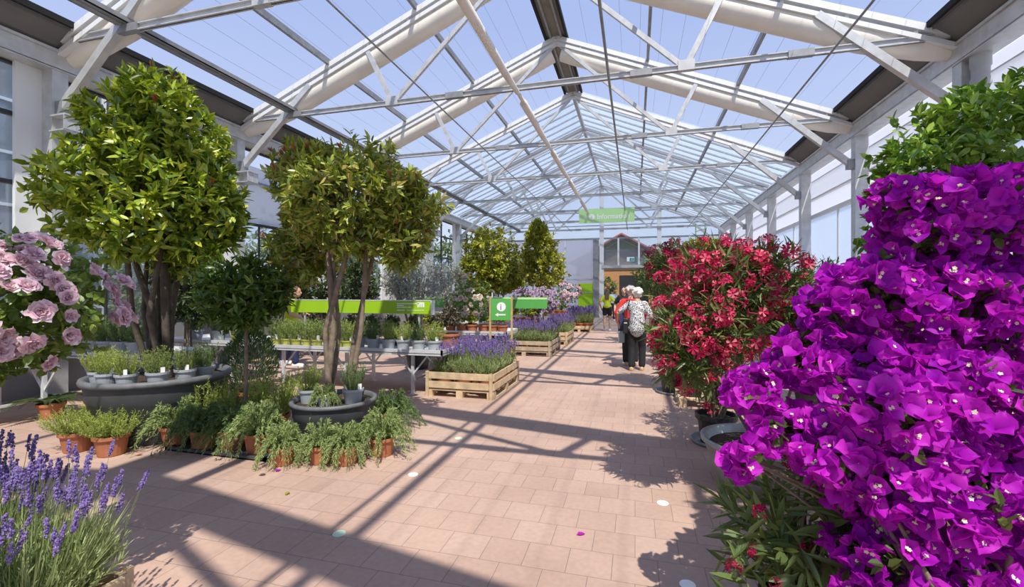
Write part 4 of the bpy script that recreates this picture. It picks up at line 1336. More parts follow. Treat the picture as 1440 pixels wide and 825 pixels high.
for u, v, t, rx, rz_, lab in ((452, 400, 11.2, .62, .8, 'dark green shrub by the left wall, seen through the trunk of the round photinia'), (505, 402, 12.6, .55, .72, 'dark green shrub behind the round photinia, nearest the white column'), (402, 395, 10.4, .55, .85, 'dark leafy shrub between the two photinia trees near the left wall'), (265, 400, 7.6, .6, .75, 'dark leafy shrub deep behind the stems of the tallest photinia')):
    b0 = flat(u, t)
    shrub('shrub', lab, b0, [(at(u, v, t), (rx, rx * .8, rz_))], M['L_dark'], .11, .045, .28, .35, 330, 8)

# ================================================================== right-hand side
def oleander(label, base, lobes, pot, clusters, clR, mfl, nspr, L=.14, W=.022, name='oleander', facing=(-.5, -.8, .1), stems=7, k=7, amp=.12, leaf=None, sc_cl=None):
    r = thing(name, label, 'flowering shrub', base)
    lo = local(base)
    ph = pot(r)
    b, f = MB(), MB()
    P_all, D_all = [], []
    for j, (c, rad) in enumerate(lobes):
        c = lo(c); rad = A(rad)
        for i in range(stems):
            a = 2 * PI * i / stems + rng.uniform(-.3, .3); q = rng.uniform(.3, .8)
            s0 = A([math.cos(a) * .06, math.sin(a) * .06, ph])
            e_ = c + A([math.cos(a) * rad[0] * q, math.sin(a) * rad[1] * q, rad[2] * rng.uniform(-.1, .6)])
            b.tube([s0, s0 * .55 + e_ * .45 + A([0, 0, .06]), e_], [.013, .011, .005], 6)
        P, D = crown_points(c, rad, nspr, 120 + j + int(abs(base[0] * 31)), amp, .35)
        sprigs(f, P, D, k, L, W, .55, .62, fold=.15, droop=.10, jit=.4)
        m = int(clusters * (len(lobes) == 1 or (1.0 if j == 0 else .45)))
        cl = []
        for t_ in range(m * 8):
            d = nrm(rng.normal(size=3) + A(facing))
            p = c + d * rad * rng.uniform(.9, 1.12)
            if all(np.linalg.norm(p - q) > clR * 1.15 for q in cl):
                cl.append(p); P_all.append(p); D_all.append(d)
            if len(cl) >= m: break
    b.build('stems', M['bark_pale'], r, True)
    f.build('foliage', leaf or M['L_oleander'], r)
    if clusters:
        ms = [oleander_cluster_mesh(1.0, mfl) for _ in range(4)]
        place_copies(ms, P_all, D_all, 'flower_cluster', r, [clR * rng.uniform(.7, 1.15) for _ in P_all], 130, A([0, 0, 1.55]) - A(base))
    return r


def blackpot(rr=.19, hh=.30, saucer=True):
    def f(r):
        obj('pot', pot_mesh(rr, hh, 'pot', M['black_pot']), r); obj('soil', soil_mesh(rr, hh), r)
        if saucer:
            MB().lathe([(.001, .004), (rr * 1.2, .004), (rr * 1.28, .04), (rr * 1.32, .04), (rr * 1.24, 0), (.001, 0)], 28).build('saucer', M['galv_dark'], r, True)
        return hh * .85
    return f
def metaltub(rr=.44, hh=.38):
    def f(r):
        MB().lathe([(.001, 0), (rr * .62, 0), (rr * .72, .02), (rr * .90, hh * .55), (rr * .97, hh * .85), (rr * 1.04, hh * .93), (rr * 1.05, hh), (rr * .98, hh * 1.02), (rr * .92, hh * .94), (rr * .9, hh * .8), (.001, hh * .8)], 40).build('tub', M['stone_tub'], r, True)
        MB().lathe([(rr * .9, hh * .84), (rr * .5, hh * .9), (.001, hh * .92)], 26).build('soil', M['soil'], r, True)
        return hh * .88
    return f


b0 = ground(1003, 628); b0[2] = 0; b0 += A([.05, .15, 0])
oleander('dark twiggy oleander in a black pot, just behind the wide metal tub', b0,
         [(at(1010, 500, 4.75), (.42, .42, .55)), (at(1060, 430, 4.9), (.4, .42, .4))], blackpot(), 16, .09, M['F_oleander'], 200)
b0 = at(1073, 0, 3.6); b0[2] = 0
oleander('large oleander full of crimson flower clusters on bare trunks in a wide metal tub', b0,
         [(at(1008, 432, 3.4), (.42, .46, .40)), (at(964, 480, 3.3), (.23, .3, .28)), (at(1075, 400, 3.5), (.34, .38, .34)), (at(1010, 375, 3.5), (.30, .32, .20)), (at(1130, 450, 3.6), (.3, .3, .3))], metaltub(), 38, .078, M['F_oleander'], 210, L=.115, W=.018, stems=3)
b0 = at(1130, 0, 1.95); b0[2] = 0
oleander('low oleander with long dark leaves and few magenta buds at the foot of the bougainvillea', b0,
         [(at(1105, 775, 1.95), (.30, .28, .36)), (at(1180, 730, 1.95), (.26, .25, .30))], blackpot(.16, .24, False), 9, .036, M['F_oleander_dark'], 70, L=.16, W=.026, facing=(-.9, -.5, .0), k=6)
b0 = at(946, 0, 7.0); b0[2] = 0
oleander('deep pink oleander farther along the right side, behind the large crimson one', b0, [(at(950, 372, 7.0), (.42, .42, .34)), (at(955, 430, 7.0), (.36, .36, .6))], blackpot(), 22, .10, M['F_oleander_dark'], 200)
b0 = at(1140, 0, 5.9); b0[2] = 0
oleander('coral pink oleander mostly hidden between the crimson oleander and the right wall', b0, [(at(1140, 415, 5.9), (.55, .5, .45)), (at(1140, 490, 5.9), (.5, .45, .5))], blackpot(), 26, .10, M['F_oleander'], 200)
b0 = at(990, 0, 8.6); b0[2] = 0
shrub('shrub', 'light green rounded shrub rising behind the crimson oleander', b0, [(at(990, 355, 8.6), (.46, .42, .30)), (at(985, 400, 8.6), (.5, .45, .6))], M['L_euon'], .07, .03, .28, .35, 420, 8)
b0 = at(940, 0, 11.2); b0[2] = 0
shrub('shrub', 'airy green shrub on the right of the path, before the far doorway', b0, [(at(935, 385, 11.2), (.52, .5, .62))], M['L_far'], .09, .03, .28, .35, 420, 8)
tr = thing('plant_obelisk', 'slim pale green climbing frame rising from the light green shrub', 'plant support', flat(985, 9.3))
for s in (-1, 1):
    MB().tube([(s * .09, 0, 0), (s * .09, 0, 2.95)], .012, 6).build('upright', M['sign_pale'], tr)
for z in np.arange(1.9, 2.9, .22):
    MB().tube([(-.09, 0, z), (.09, 0, z + .05)], .009, 6).build('rung', M['sign_pale'], tr)

# laurel standard at the right edge
b0 = at(1400, 0, 2.35); b0[2] = 0
r = thing('laurel_tree', 'glossy bright green laurel rising above the bougainvillea at the right edge', 'tree', b0)
obj('pot', pot_mesh(.24, .36, 'pot', M['black_pot']), r); obj('soil', soil_mesh(.24, .36), r)
MB().tube([(0, 0, .3), (.02, 0, 1.0), (0, .01, 2.0)], [.032, .028, .02], 8).build('stem', M['bark'], r, True)
f = MB(); lo = local(b0)
for j, (c, rad, n) in enumerate(((at(1395, 225, 2.35), (.50, .48, .34), 330), (at(1315, 250, 2.4), (.28, .3, .22), 150), (at(1310, 330, 2.5), (.33, .34, .30), 150), (at(1430, 330, 2.5), (.42, .36, .34), 130), (at(1390, 165, 2.35), (.26, .3, .16), 90), (A([2.2, 2.05, 3.15]), (.5, .5, .4), 300), (A([1.83, 1.62, 3.35]), (.42, .45, .36), 300))):  # last two lobes: unseen crown added to shade the tall bougainvillea
    P, D = crown_points(lo(c), rad, n, 200 + j, .12, .6)
    sprigs(f, P, D, 9, .062, .030, .45, .75)
f.build('foliage', M['L_laurel'], r)

# bougainvilleas
BB = [bract_cluster(1.0, w_) for w_ in (2, 0, 1, 0, 2, 0, 1)]
BM = [b.mesh('bract_cluster', [M['F_boug'], M['F_boug_white']], True) for b in BB]
def bougainvillea(label, base, lobes, R, dens, limit=95):
    r = thing('bougainvillea', label, 'flowering shrub', base)
    lo = local(base)
    obj('pot', pot_mesh(.22, .32, 'pot', M['black_pot']), r); obj('soil', soil_mesh(.22, .32), r)
    b, f = MB(), MB()
    PP, DD = [], []
    for j, (c, rad) in enumerate(lobes):
        c = lo(c); rad = A(rad)
        for i in range(5):
            s0 = A([rng.normal() * .04, rng.normal() * .04, .28]); d = nrm(rng.normal(size=3)); e_ = c + d * rad * .95
            b.tube([s0, s0 * .5 + c * .5 + rng.normal(size=3) * .05, c, e_], [.011, .009, .005, .002], 6)
        n = int(dens * (rad[0] * rad[1] + rad[0] * rad[2] + rad[1] * rad[2]) * 3)
        P, D = crown_points(c, rad, n, 300 + j, .16, .72)
        PP.append(P); DD.append(nrm(D + rng.normal(size=D.shape) * .75))
        P, D = crown_points(c, rad * .8, int(n * .16), 330 + j, .1, .3)
        sprigs(f, P, D, 6, .055, .032, .2, .9)
        P, D = crown_points(c, rad * 1.0, int(n * .03), 350 + j, .1, .95)
        sprigs(f, P, D, 4, .05, .028, .2, .9)
    b.build('stems', M['bark_pale'], r, True)
    f.build('foliage', M['L_boug'], r)
    P, D = np.concatenate(PP), np.concatenate(DD)
    place_copies(BM, P, D, 'bract_cluster', r, [R * rng.uniform(.75, 1.2) for _ in P], limit, A([0, 0, 1.55]) - A(base), 'bract_cluster', [M['F_boug'], M['F_boug_white']], BB)


q = lambda u, v, t, r: (at(u, v, t * 1.07), (r * 1.07, r * 1.07, r * .9))
qf = lambda u, v, t, r: (at(u, v, t + .36), (r * (t + .36) / t, r * (t + .36) / t, r * .87 * (t + .36) / t))
b0 = at(1440, 0, 1.95); b0[2] = 0
bougainvillea('tall purple bougainvillea, mostly in shade, below the glossy laurel', b0,
              [q(1335, 300, 1.75, .19), q(1425, 300, 1.75, .21), q(1272, 280, 1.75, .10), q(1225, 415, 1.75, .16), q(1310, 420, 1.75, .2), q(1420, 430, 1.75, .22), q(1140, 505, 1.75, .13), q(1060, 548, 1.75, .095), q(1205, 520, 1.75, .18), q(1172, 440, 1.75, .11), q(1290, 345, 1.75, .14),
               q(1090, 595, 1.7, .08), q(1050, 645, 1.65, .065), q(1120, 600, 1.7, .08)], .050, 620)
b0 = at(1400, 0, 1.5); b0[2] = 0
bougainvillea('sunlit magenta bougainvillea nearest the viewer at the lower right corner', b0,
              [qf(1240, 590, 1.3, .15), qf(1340, 560, 1.3, .16), qf(1430, 590, 1.3, .18), qf(1225, 665, 1.28, .13), qf(1320, 680, 1.25, .17), qf(1420, 700, 1.25, .18), qf(1180, 640, 1.3, .09), qf(1245, 790, 1.25, .12), qf(1330, 790, 1.25, .14), qf(1420, 800, 1.25, .15)], .052, 600)

# pallet with pale pink plants
b0 = ground(955, 572)
crate('low wooden pallet carrying pale pink plants, on the right beyond the crimson oleander', b0[0], b0[0] + .85, b0[1], b0[1] + 1.2, 0, 'wood', False, None)
HE = []
for k in range(2):
    f = MB(); P, D = crown_points((0, 0, .12), (.15, .15, .17), 120, 400 + k, .15, .3, -.4); sprigs(f, P, D, 6, .03, .008, .6, .6)
    s = MB(); P, D = crown_points((0, 0, .16), (.15, .15, .17), 260, 410 + k, .15, .7, -.1); s.blobs(P, .012)
    HE.append((f.mesh('foliage', M['L_rosemary_d']), s.mesh('flowers', M['F_heather'])))
for j in range(3):
    for i in range(2):
        potted('potted_heather', f'pale pink flowering plant on the low pallet, {"left" if i == 0 else "right"} of the {"front" if j == 0 else "middle" if j == 1 else "back"} row', 'potted plant', (b0[0] + .2 + .42 * i, b0[1] + .2 + .38 * j, .118), PM['black'], PM['soil_b'], HE[(i + j) % 2][0], .28, .8, 'pale pink plants on the low pallet', None, (('flowers', HE[(i + j) % 2][1]),))

# round pale stickers and fallen petals on the pavers
for u, v, wd in ((581, 667, 'on the pavers right of the trailing rosemaries'), (932, 707, 'on the pavers near the metal tub'), (477, 750, 'in the broad shade band in the foreground'), (645, 616, 'on the pavers where shadow lines cross'), (967, 822, 'at the bottom edge of the picture')):
    p = ground(u, v)
    g = MB().lathe([(.001, .003), (.040, .003), (.042, 0)], 20)
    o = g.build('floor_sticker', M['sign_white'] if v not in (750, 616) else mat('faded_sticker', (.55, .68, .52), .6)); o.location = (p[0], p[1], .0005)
    tag(o, f'round pale sticker {wd}', 'sticker', 'round stickers on the floor')
for u, v, m, wd in ((387, 664, 'F_boug', 'purple fallen petal on the pavers before the trailing rosemaries'), (374, 668, 'L_bronze', 'brown fallen leaf beside a purple petal on the pavers'), (402, 697, 'L_euon', 'green fallen leaf at the edge of the broad shade band'), (201, 639, 'terracotta', 'reddish scrap on the pavers right of the terracotta rosemaries'), (811, 753, 'F_boug', 'purple and white petal on the sunny pavers in the middle foreground')):
    p = ground(u, v); a = rng.uniform(0, 6.3)
    g = MB(); g.leaves(A([[0, 0, 0.006]]), A([[math.cos(a), math.sin(a), .05]]), A([[0, 0, 1.]]), .06, .035, .3, .1)
    o = g.build('fallen_leaf', M[m]); o.location = (p[0], p[1], .003)
    tag(o, wd, 'fallen leaf', 'fallen leaves on the pavers')

# ================================================================== outside, beyond the far doorway
def shed_mat(name, c1, c2, horiz=False, sc=7):
    m = bpy.data.materials.new(name); m.use_nodes = True
    nt, nd, ln = nodes(m); b = nd['Principled BSDF']
    tc = nd.new('ShaderNodeTexCoord'); mp = nd.new('ShaderNodeMapping'); ln.new(tc.outputs['Object'], mp.inputs[0])
    wv = nd.new('ShaderNodeTexWave'); wv.bands_direction = 'X'; wv.inputs['Scale'].default_value = sc; wv.inputs['Distortion'].default_value = .4
    ln.new(mp.outputs[0], wv.inputs[0])
    cr = nd.new('ShaderNodeValToRGB'); cr.color_ramp.elements[0].color = (*c1, 1); cr.color_ramp.elements[1].color = (*c2, 1)
    ln.new(wv.outputs['Fac'], cr.inputs[0]); ln.new(cr.outputs[0], b.inputs['Base Color']); b.inputs['Roughness'].default_value = .75
    return m
M['shed_wood'] = shed_mat('orange_boards', (.36, .17, .06), (.52, .27, .11))
M['shed_roof'] = shed_mat('red_tiles', (.34, .07, .06), (.46, .13, .11), sc=4)
M['shed_shade'] = mat('shaded_boards', (.10, .06, .04), .8, var=.2, vscale=6)  # brown wood with the shade of the upper gable put into its colour
r = thing('wooden_shed', 'orange boarded shed with red tiled roof beyond the far doorway', 'shed', (-.95, 34.5, 0))
g = MB(); hw, ze_, zt_ = 3.3, 4.0, 5.75
g.add([[-hw, 0, -.12], [hw, 0, -.12], [hw, 0, ze_ - .3], [0, 0, zt_ - .3], [-hw, 0, ze_ - .3], [-hw, 5, -.12], [hw, 5, -.12], [hw, 5, ze_ - .3], [0, 5, zt_ - .3], [-hw, 5, ze_ - .3]], [[0, 1, 2, 4], [5, 9, 7, 6], [1, 6, 7, 2], [0, 4, 9, 5]])
g.add([[hw, 0, ze_ - .3], [0, 0, zt_ - .3], [-hw, 0, ze_ - .3], [hw, 5, ze_ - .3], [0, 5, zt_ - .3], [-hw, 5, ze_ - .3]], [[0, 1, 2], [3, 5, 4]])
g.build('wall', M['shed_wood'], r)
g = MB(); g.add([[-hw + .1, -.03, 3.1], [hw - .1, -.03, 3.1], [hw - .2, -.03, ze_ - .3], [0, -.03, zt_ - .38], [-hw + .2, -.03, ze_ - .3]], [[0, 1, 2, 4]]); g.add([[hw - .2, -.03, ze_ - .3], [0, -.03, zt_ - .38], [-hw + .2, -.03, ze_ - .3]], [[0, 1, 2]])
g.build('gable_shade', M['shed_shade'], r)
for s in (-1, 1):
    g = MB(); g.bar((0, 2.2, zt_), (s * (hw + .5), 2.2, ze_ - .27 - .1), 6.0, .10, up=(0, 0, 1)); g.build('roof_slope', M['shed_roof'], r)
MB().box2((-.15, -.06, -.12), (1.9, -.02, 2.75)).build('dark_doorway', M['black_pot'], r)
r = thing('long_roof_building', 'long building with a red tiled roof farther behind the boarded shed', 'building', (6.5, 44, 0))
MB().box2((-8, 0, -.12), (8, 6, 3.9)).build('wall', M['shed_wood'], r)
MB().bar((0, -.6, 3.7), (0, 3.2, 5.9), 17, .12, up=(0, -.5, 1)).build('roof_slope', M['shed_roof'], r)

r = thing('neighbour_glasshouse', 'grey framed neighbouring glasshouse outside, seen through the left glass wall', 'building', (-19.2, 8, -.12))
MB().box2((-3, -22, 0), (3, 4, 8.2)).build('wall', mat('blue_grey_cladding', (.16, .18, .21), .4, var=.2, vscale=.8), r)
for y in np.arange(-21.5, 4, 1.5):
    MB().box2((3.0, y - .05, 0), (3.06, y + .05, 8.2)).build('frame_post', M['alu'], r)
for z in (1.2, 2.6, 4.0, 5.4, 6.8, 8.15):
    MB().box2((3.0, -22, z - .04), (3.05, 4, z + .04)).build('frame_rail', M['alu'], r)


def tree_out(label, u, t, zc_, rad, th, leaf=None, n=420, L=.2, name='outdoor_tree'):
    b0 = at(u, 0, t); b0[2] = -.125
    r = thing(name, label, 'tree', b0)
    b = MB(); c = A([0, 0, zc_ + .125])
    for i in range(6):
        a = 2 * PI * i / 6
        b.tube([(0, 0, 0), (0, 0, th * .6), (math.cos(a) * rad[0] * .5, math.sin(a) * rad[1] * .5, c[2] + rad[2] * .2)], [.09, .08, .03], 6)
    b.build('trunk', M['bark'], r, True)
    f = MB(); P, D = crown_points(c, rad, n, int(u), .16, .5); sprigs(f, P, D, 9, L, L * .42, .2, .9)
    f.build('foliage', leaf or M['L_far'], r)
    return r
tree_out('green tree outside the far doorway, in front of the boarded shed', 925, 30.4, 2.6, (1.8, 1.3, 1.7), 1.0)
tree_out('green tree outside, right of the far doorway and partly behind the oleander', 1000, 30.5, 3.0, (1.9, 1.4, 1.9), 1.1)
tree_out('small pale green tree outside, left in the far doorway', 856, 30.4, 1.5, (.6, .6, 1.1), .5, None, 200, .14)
for u, t, z, rad, wd in ((600, 27, 2.6, (2.2, 2.2, 2.2), 'seen past the silvery shrubs'), (636, 33, 3.2, (2.4, 2.2, 2.6), 'seen beside the far left columns'), (530, 21, 2.5, (2.2, 2, 2.3), 'behind the white column and dark shrubs'), (420, 16.5, 2.4, (2.2, 2, 2.2), 'seen between the two photinia trees'), (250, 14, 2.2, (2.2, 2, 2.0), 'behind the tallest photinia')):
    tree_out(f'leafy tree outside the left glass wall, {wd}', u, t, z, rad, 1.2, M['L_far'], 420, .22)

# ================================================================== people
M['skin'] = mat('skin', (.58, .34, .24), .55)
M['hair_grey'] = mat('grey_hair', (.56, .51, .46), .7, var=.25, vscale=30, bump=.8, bscale=60)
M['hair_white'] = mat('white_hair', (.74, .70, .63), .7, var=.2, vscale=30, bump=.8, bscale=60)
M['hair_brown'] = mat('brown_hair', (.12, .065, .035), .6, var=.3, vscale=30, bump=.6, bscale=60)
M['hair_black'] = mat('black_hair', (.02, .016, .014), .6)
M['cl_lime'] = mat('lime_cloth', (.52, .60, .03), .8)
M['cl_black'] = mat('black_cloth', (.014, .014, .016), .85)
M['cl_red'] = mat('red_cloth', (.60, .03, .03), .8)
M['cl_white'] = mat('white_cloth', (.78, .78, .78), .8)
M['cl_navy'] = mat('navy_cloth', (.02, .03, .09), .85)
M['cl_blue'] = mat('pale_blue_cloth', (.55, .65, .80), .8)
M['leather'] = mat('black_leather', (.02, .02, .022), .35)
M['shoe_tan'] = mat('tan_shoe', (.50, .36, .20), .6)
M['eye'] = mat('eye_dark', (.02, .015, .01), .3)
M['lip'] = mat('lip', (.42, .14, .12), .5)
def pattern():
    m = bpy.data.materials.new('black_white_print'); m.use_nodes = True
    nt, nd, ln = nodes(m); b = nd['Principled BSDF']
    tc = nd.new('ShaderNodeTexCoord'); v = nd.new('ShaderNodeTexNoise'); v.inputs['Scale'].default_value = 55; v.inputs['Detail'].default_value = 1
    ln.new(tc.outputs['Object'], v.inputs[0])
    cr = nd.new('ShaderNodeValToRGB'); cr.color_ramp.interpolation = 'CONSTANT'; e = cr.color_ramp.elements
    e[0].color = (.03, .03, .035, 1); e[1].position = .46; e[1].color = (.66, .66, .67, 1)
    ln.new(v.outputs['Fac'], cr.inputs[0]); ln.new(cr.outputs[0], b.inputs['Base Color']); b.inputs['Roughness'].default_value = .85
    return m
M['cl_print'] = pattern()


class Body:
    """closed rounded solids fused into one continuous surface"""
    def __init__(self): self.b = MB()
    def cap(self, p0, p1, r0, r1, n=14):
        p0, p1 = A(p0, float), A(p1, float)
        self.b.tube([p0, p1], [r0, r1], n)
        self.b.ball(p0, r0, n); self.b.ball(p1, r1, n)
        return self
    def ell(self, c, r, R=None):
        self.b.ball(c, r, 16, 0, R); return self
    def fuse(self, name, m, parent, vox, smooth=4):
        me = self.b.mesh('tmp', m)
        o = bpy.data.objects.new('tmp', me); COL.objects.link(o)
        md = o.modifiers.new('r', 'REMESH'); md.mode = 'VOXEL'; md.voxel_size = vox
        s = o.modifiers.new('s', 'SMOOTH'); s.factor = .5; s.iterations = smooth
        dg = bpy.context.evaluated_depsgraph_get()
        out = bpy.data.meshes.new_from_object(o.evaluated_get(dg)); out.name = name
        bpy.data.objects.remove(o); bpy.data.meshes.remove(me)
        out.materials.clear(); out.materials.append(m)
        out.polygons.foreach_set('use_smooth', np.ones(len(out.polygons), bool))
        return obj(name, out, parent)


def person(label, loc, yaw, H=1.66, top='cl_lime', legs='cl_black', leg_to=.40, hair='hair_brown', hair_kind='long', lean=0., handL=None, handR=None, stride=.10, sleeve=.45, hem=.98, shoes='cl_white', scarf=None, vox=.0085, flare=1.0, hips=1.0):
    """facing +y in its own frame; x to its right"""
    k = H / 1.66
    r = thing('person', label, 'person', loc, yaw, None, k)
    def L(p):        # lean the upper body forward about the hips
        p = A(p, float)
        if p[2] > .92 and lean:
            a = lean * min(1, (p[2] - .92) / .3); dz, dy = p[2] - .92, p[1]
            return A([p[0], dy + dz * math.sin(a), .92 + dz * math.cos(a)])
        return p
    hip = {s: A([s * .09, 0, .86]) for s in (-1, 1)}
    fy = {1: stride, -1: -stride}
    ank = {s: A([s * .095, fy[s] - .03, .085 + (.035 if fy[s] < -.05 else 0)]) for s in (-1, 1)}
    kn = {s: A([s * .10, fy[s] * .55 + .03, .475]) for s in (-1, 1)}
    sh = {s: L((s * .175, -.01, 1.345)) for s in (-1, 1)}
    hnd = {-1: A(handL if handL is not None else (-.27, .04, .83), float), 1: A(handR if handR is not None else (.27, .04, .83), float)}
    B = Body()
    elb = {}
    for s in (-1, 1):
        B.cap(hip[s], kn[s], .082 * hips, .055).cap(kn[s], kn[s] * .6 + ank[s] * .4 + A([0, -.015, 0]), .053, .056).cap(kn[s] * .6 + ank[s] * .4 + A([0, -.015, 0]), ank[s], .054, .036)
        B.cap(ank[s] + A([0, -.02, -.04]), ank[s] + A([0, .12, -.06]), .036, .028)
        d = hnd[s] - sh[s]; ln_ = np.linalg.norm(d); ext = max(.0, .56 ** 2 - ln_ ** 2)
        bend = A([s * .5, -.8, -.2]); bend = bend - nrm(d) * np.dot(bend, nrm(d)); bend = nrm(bend)
        elb[s] = sh[s] + d * .5 + bend * min(.16, .5 * math.sqrt(ext) if ext else .01)
        wr = hnd[s]
        B.cap(sh[s], elb[s], .046, .037).cap(elb[s], elb[s] * .6 + wr * .4, .038, .036).cap(elb[s] * .6 + wr * .4, wr, .035, .024)
        fd = nrm(wr - elb[s]); _, sd, up = frame_for(fd)
        if abs(np.dot(sd, A([0, 1, 0]))) < abs(np.dot(up, A([0, 1, 0]))): sd, up = up, sd
        pal = wr + fd * .05
        B.cap(wr, pal + fd * .03, .023, .025).cap(wr + sd * .015, pal + sd * .022 + fd * .025, .018, .016).cap(wr - sd * .015, pal - sd * .022 + fd * .025, .018, .016)
        inn = A([-s, 0, 0.])
        for q, (off, fl_) in enumerate(((-.030, .062), (-.010, .072), (.010, .068), (.030, .054))):
            a0 = pal + fd * .035 + sd * off; a1 = a0 + fd * fl_ * .5 + inn * .006; a2 = a1 + fd * fl_ * .45 + inn * .016
            B.cap(a0, a1, .0095, .009, 8).cap(a1, a2, .009, .008, 8)
        th0 = wr + fd * .025 + sd * .022; B.cap(th0, th0 + fd * .03 + sd * .026, .011, .010, 8).cap(th0 + fd * .03 + sd * .026, th0 + fd * .058 + sd * .030, .010, .009, 8)
    B.ell((0, -.01, .90), (.155 * hips, .115, .12)); B.cap((0, 0, .95), L((0, .0, 1.12)), .115, .112)
    B.ell(L((0, .0, 1.22)), (.155, .105, .17)); B.cap(L((-.12, -.01, 1.34)), L((.12, -.01, 1.34)), .055, .055)
    hc = L((0, .035, 1.545)); nb = L((0, -.012, 1.36))
    B.cap(nb, hc + A([0, -.02, -.06]), .055, .05)
    B.ell(hc + A([0, 0, .02]), (.074, .092, .098)).ell(hc + A([0, .028, -.045]), (.056, .064, .066))
    B.cap(hc + A([0, .085, .012]), hc + A([0, .104, -.022]), .010, .015, 8)
    for s in (-1, 1):
        B.ell(hc + A([s * .076, -.008, -.01]), (.010, .018, .030))
    bo = B.fuse('body', M['skin'], r, vox, 3)
    g = MB()
    for s in (-1, 1): g.ball(hc + A([s * .030, .083, .014]), (.011, .007, .007), 8)
    g.build('eyes', M['eye'], bo, True)
    MB().ball(hc + A([0, .088, -.052]), (.022, .008, .007), 8).build('mouth', M['lip'], bo, True)
    # top
    T = Body()
    T.cap((0, 0, hem), L((0, 0, 1.12)), .142 * flare * hips, .130 * flare)
    T.ell((0, -.005, hem + .01), (.172 * flare * hips, .132 * flare, .07)); T.ell(L((0, 0, 1.22)), (.176, .124, .17)); T.cap(L((-.12, -.01, 1.335)), L((.12, -.01, 1.335)), .072, .072)
    for s in (-1, 1):
        e_ = sh[s] + (elb[s] - sh[s]) * min(1, sleeve * 1.6)
        T.cap(sh[s] - A([s * .03, 0, 0]), e_, .066, .060)
        if sleeve > .7: T.cap(elb[s], elb[s] + (hnd[s] - elb[s]) * .9, .052, .042)
    T.fuse('top', M[top], r, .012, 4)
    # lower clothing
    T = Body()
    T.ell((0, -.01, .905), (.172 * hips, .130, .12))
    for s in (-1, 1):
        if leg_to > .5:
            T.cap(hip[s], hip[s] + (kn[s] - hip[s]) * .5, .10 * hips, .092)
        else:
            T.cap(hip[s], kn[s], .098 * hips, .076); T.cap(kn[s], kn[s] + (ank[s] - kn[s]) * (.92 if leg_to < .2 else .3), .074, .070)
    T.fuse('shorts' if leg_to > .5 else 'trousers', M[legs], r, .012, 4)
    for s in (-1, 1):
        T = Body(); T.cap(ank[s] + A([0, -.035, -.048]), ank[s] + A([0, .14, -.056]), .045, .036)
        T.b.box(ank[s] + A([0, .05, -.075]), (.075, .24, .022))
        T.fuse('shoe', M[shoes], r, .009, 2)
    # hair
    T = Body()
    if hair_kind == 'long':
        T.ell(hc + A([0, -.022, .035]), (.088, .098, .10))
        for x in (-.05, 0, .05):
            T.cap(hc + A([x, -.075, .0]), L((x * 1.1, -.125, 1.26)), .045, .028)
    elif hair_kind == 'puffy':
        rr = np.random.default_rng(int(H * 1000))
        T.ell(hc + A([0, -.02, .04]), (.098, .105, .105))
        for i in range(26):
            d = nrm(rr.normal(size=3) + A([0, -.5, .3])); T.ell(hc + A([0, -.02, .035]) + d * A([.09, .10, .095]), (.034, .034, .03))
    else:
        T.ell(hc + A([0, -.018, .045]), (.082, .096, .09))
    T.fuse('hair', M[hair], r, .011, 2)
    if scarf:
        T = Body()
        for i in range(10):
            a = 2 * PI * i / 10; a2 = 2 * PI * (i + 1) / 10
            T.cap(nb + A([math.cos(a) * .085, math.sin(a) * .08, .01]), nb + A([math.cos(a2) * .085, math.sin(a2) * .08, .01]), .038, .038)
        T.fuse('scarf', M[scarf], r, .012, 3)
    return r, k, elb, hnd, sh


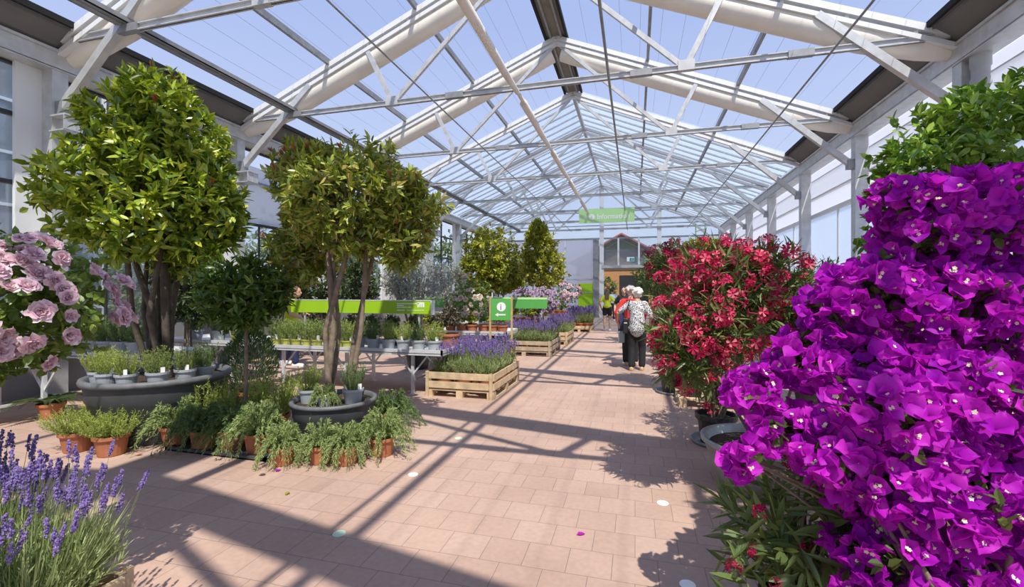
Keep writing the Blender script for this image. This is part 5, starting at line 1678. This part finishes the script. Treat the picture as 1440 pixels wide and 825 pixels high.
# lady in the printed blouse with a shoulder bag
p = ground(892, 520); px_, py_ = p[0] + .05, p[1]
lady, *_ = person('older person in black-and-white print blouse and black trousers, seen from behind on the path', (px_, py_, 0), math.radians(-6), 1.62, 'cl_print', 'cl_black', .1, 'hair_white', 'puffy', .10, (-.42, .24, 1.0), (.25, .10, .86), .05, .5, .84, 'shoe_tan', None, .0085, 1.12, 1.12)
r = thing('shoulder_bag', 'black leather bag hanging from the shoulder of the person in the print blouse', 'bag', (px_ - .215, py_ - .03, .72))
b = Body(); b.b.box((0, 0, .16), (.10, .26, .30)); b.fuse('bag_body', M['leather'], r, .012, 4)
MB().tube([(.0, -.10, .30), (.03, -.11, .5), (.075, -.07, .68), (.11, -.01, .735), (.075, .07, .68), (.03, .10, .5), (0, .11, .30)], .008, 6).build('strap', M['leather'], r, True)
MB().box((.0, -.134, .22), (.06, .004, .02)).build('clasp', M['alu'], r)
r = thing('carrier_bag', 'pale grey-green carrier bag hanging below the black shoulder bag', 'bag', (px_ - .30, py_ + .12, .52))
b = Body(); b.b.box((0, 0, .12), (.12, .22, .22)); b.fuse('bag_body', mat('grey_green_cloth', (.30, .36, .36), .8), r, .012, 4)
MB().tube([(0, -.07, .22), (-.02, -.05, .36), (-.05, 0, .44), (-.02, .05, .36), (0, .07, .22)], .006, 6).build('handle', M['leather'], r, True)
person('older grey-haired person with red scarf, walking beside the person in the print blouse', (px_ - .13, py_ + .62, 0), math.radians(4), 1.66, 'cl_red', 'cl_black', .1, 'hair_grey', 'puffy', .05, (-.25, .12, .88), (.26, .06, .85), .05, .9, .88, 'shoe_tan', 'cl_red')
p = ground(854, 465)
person('person in lime top and black shorts walking away along the path, long brown hair', (p[0], p[1], 0), math.radians(-4), 1.66, 'cl_lime', 'cl_black', .6, 'hair_brown', 'long', 0, (-.25, .08, .9), (.33, .02, .86), .09, .4, .97, 'cl_white', None, .0085, 1.0, 1.1)
p = at(877, 0, 14.6)
person('dark-haired person in black T-shirt walking towards the viewer behind the two older people', (p[0], p[1], 0), PI, 1.70, 'cl_black', 'cl_navy', .1, 'hair_black', 'short', 0, None, None, .08, .4, .95, 'cl_white')
p = at(861, 0, 24.5)
person('distant person in pale blue shirt, just past the person in the lime top', (p[0], p[1], 0), .2, 1.68, 'cl_blue', 'cl_navy', .1, 'hair_black', 'short', 0, None, None, .08, .5, .95, 'cl_white')
p = at(409, 0, 9.5)
person('person in lime top and navy trousers, mostly hidden behind the lollipop bay tree', (p[0], p[1], 0), math.radians(-70), 1.66, 'cl_lime', 'cl_navy', .1, 'hair_brown', 'long', .12, (-.20, .38, 1.02), (.22, .36, .98), .16, .4, .95, 'cl_white')
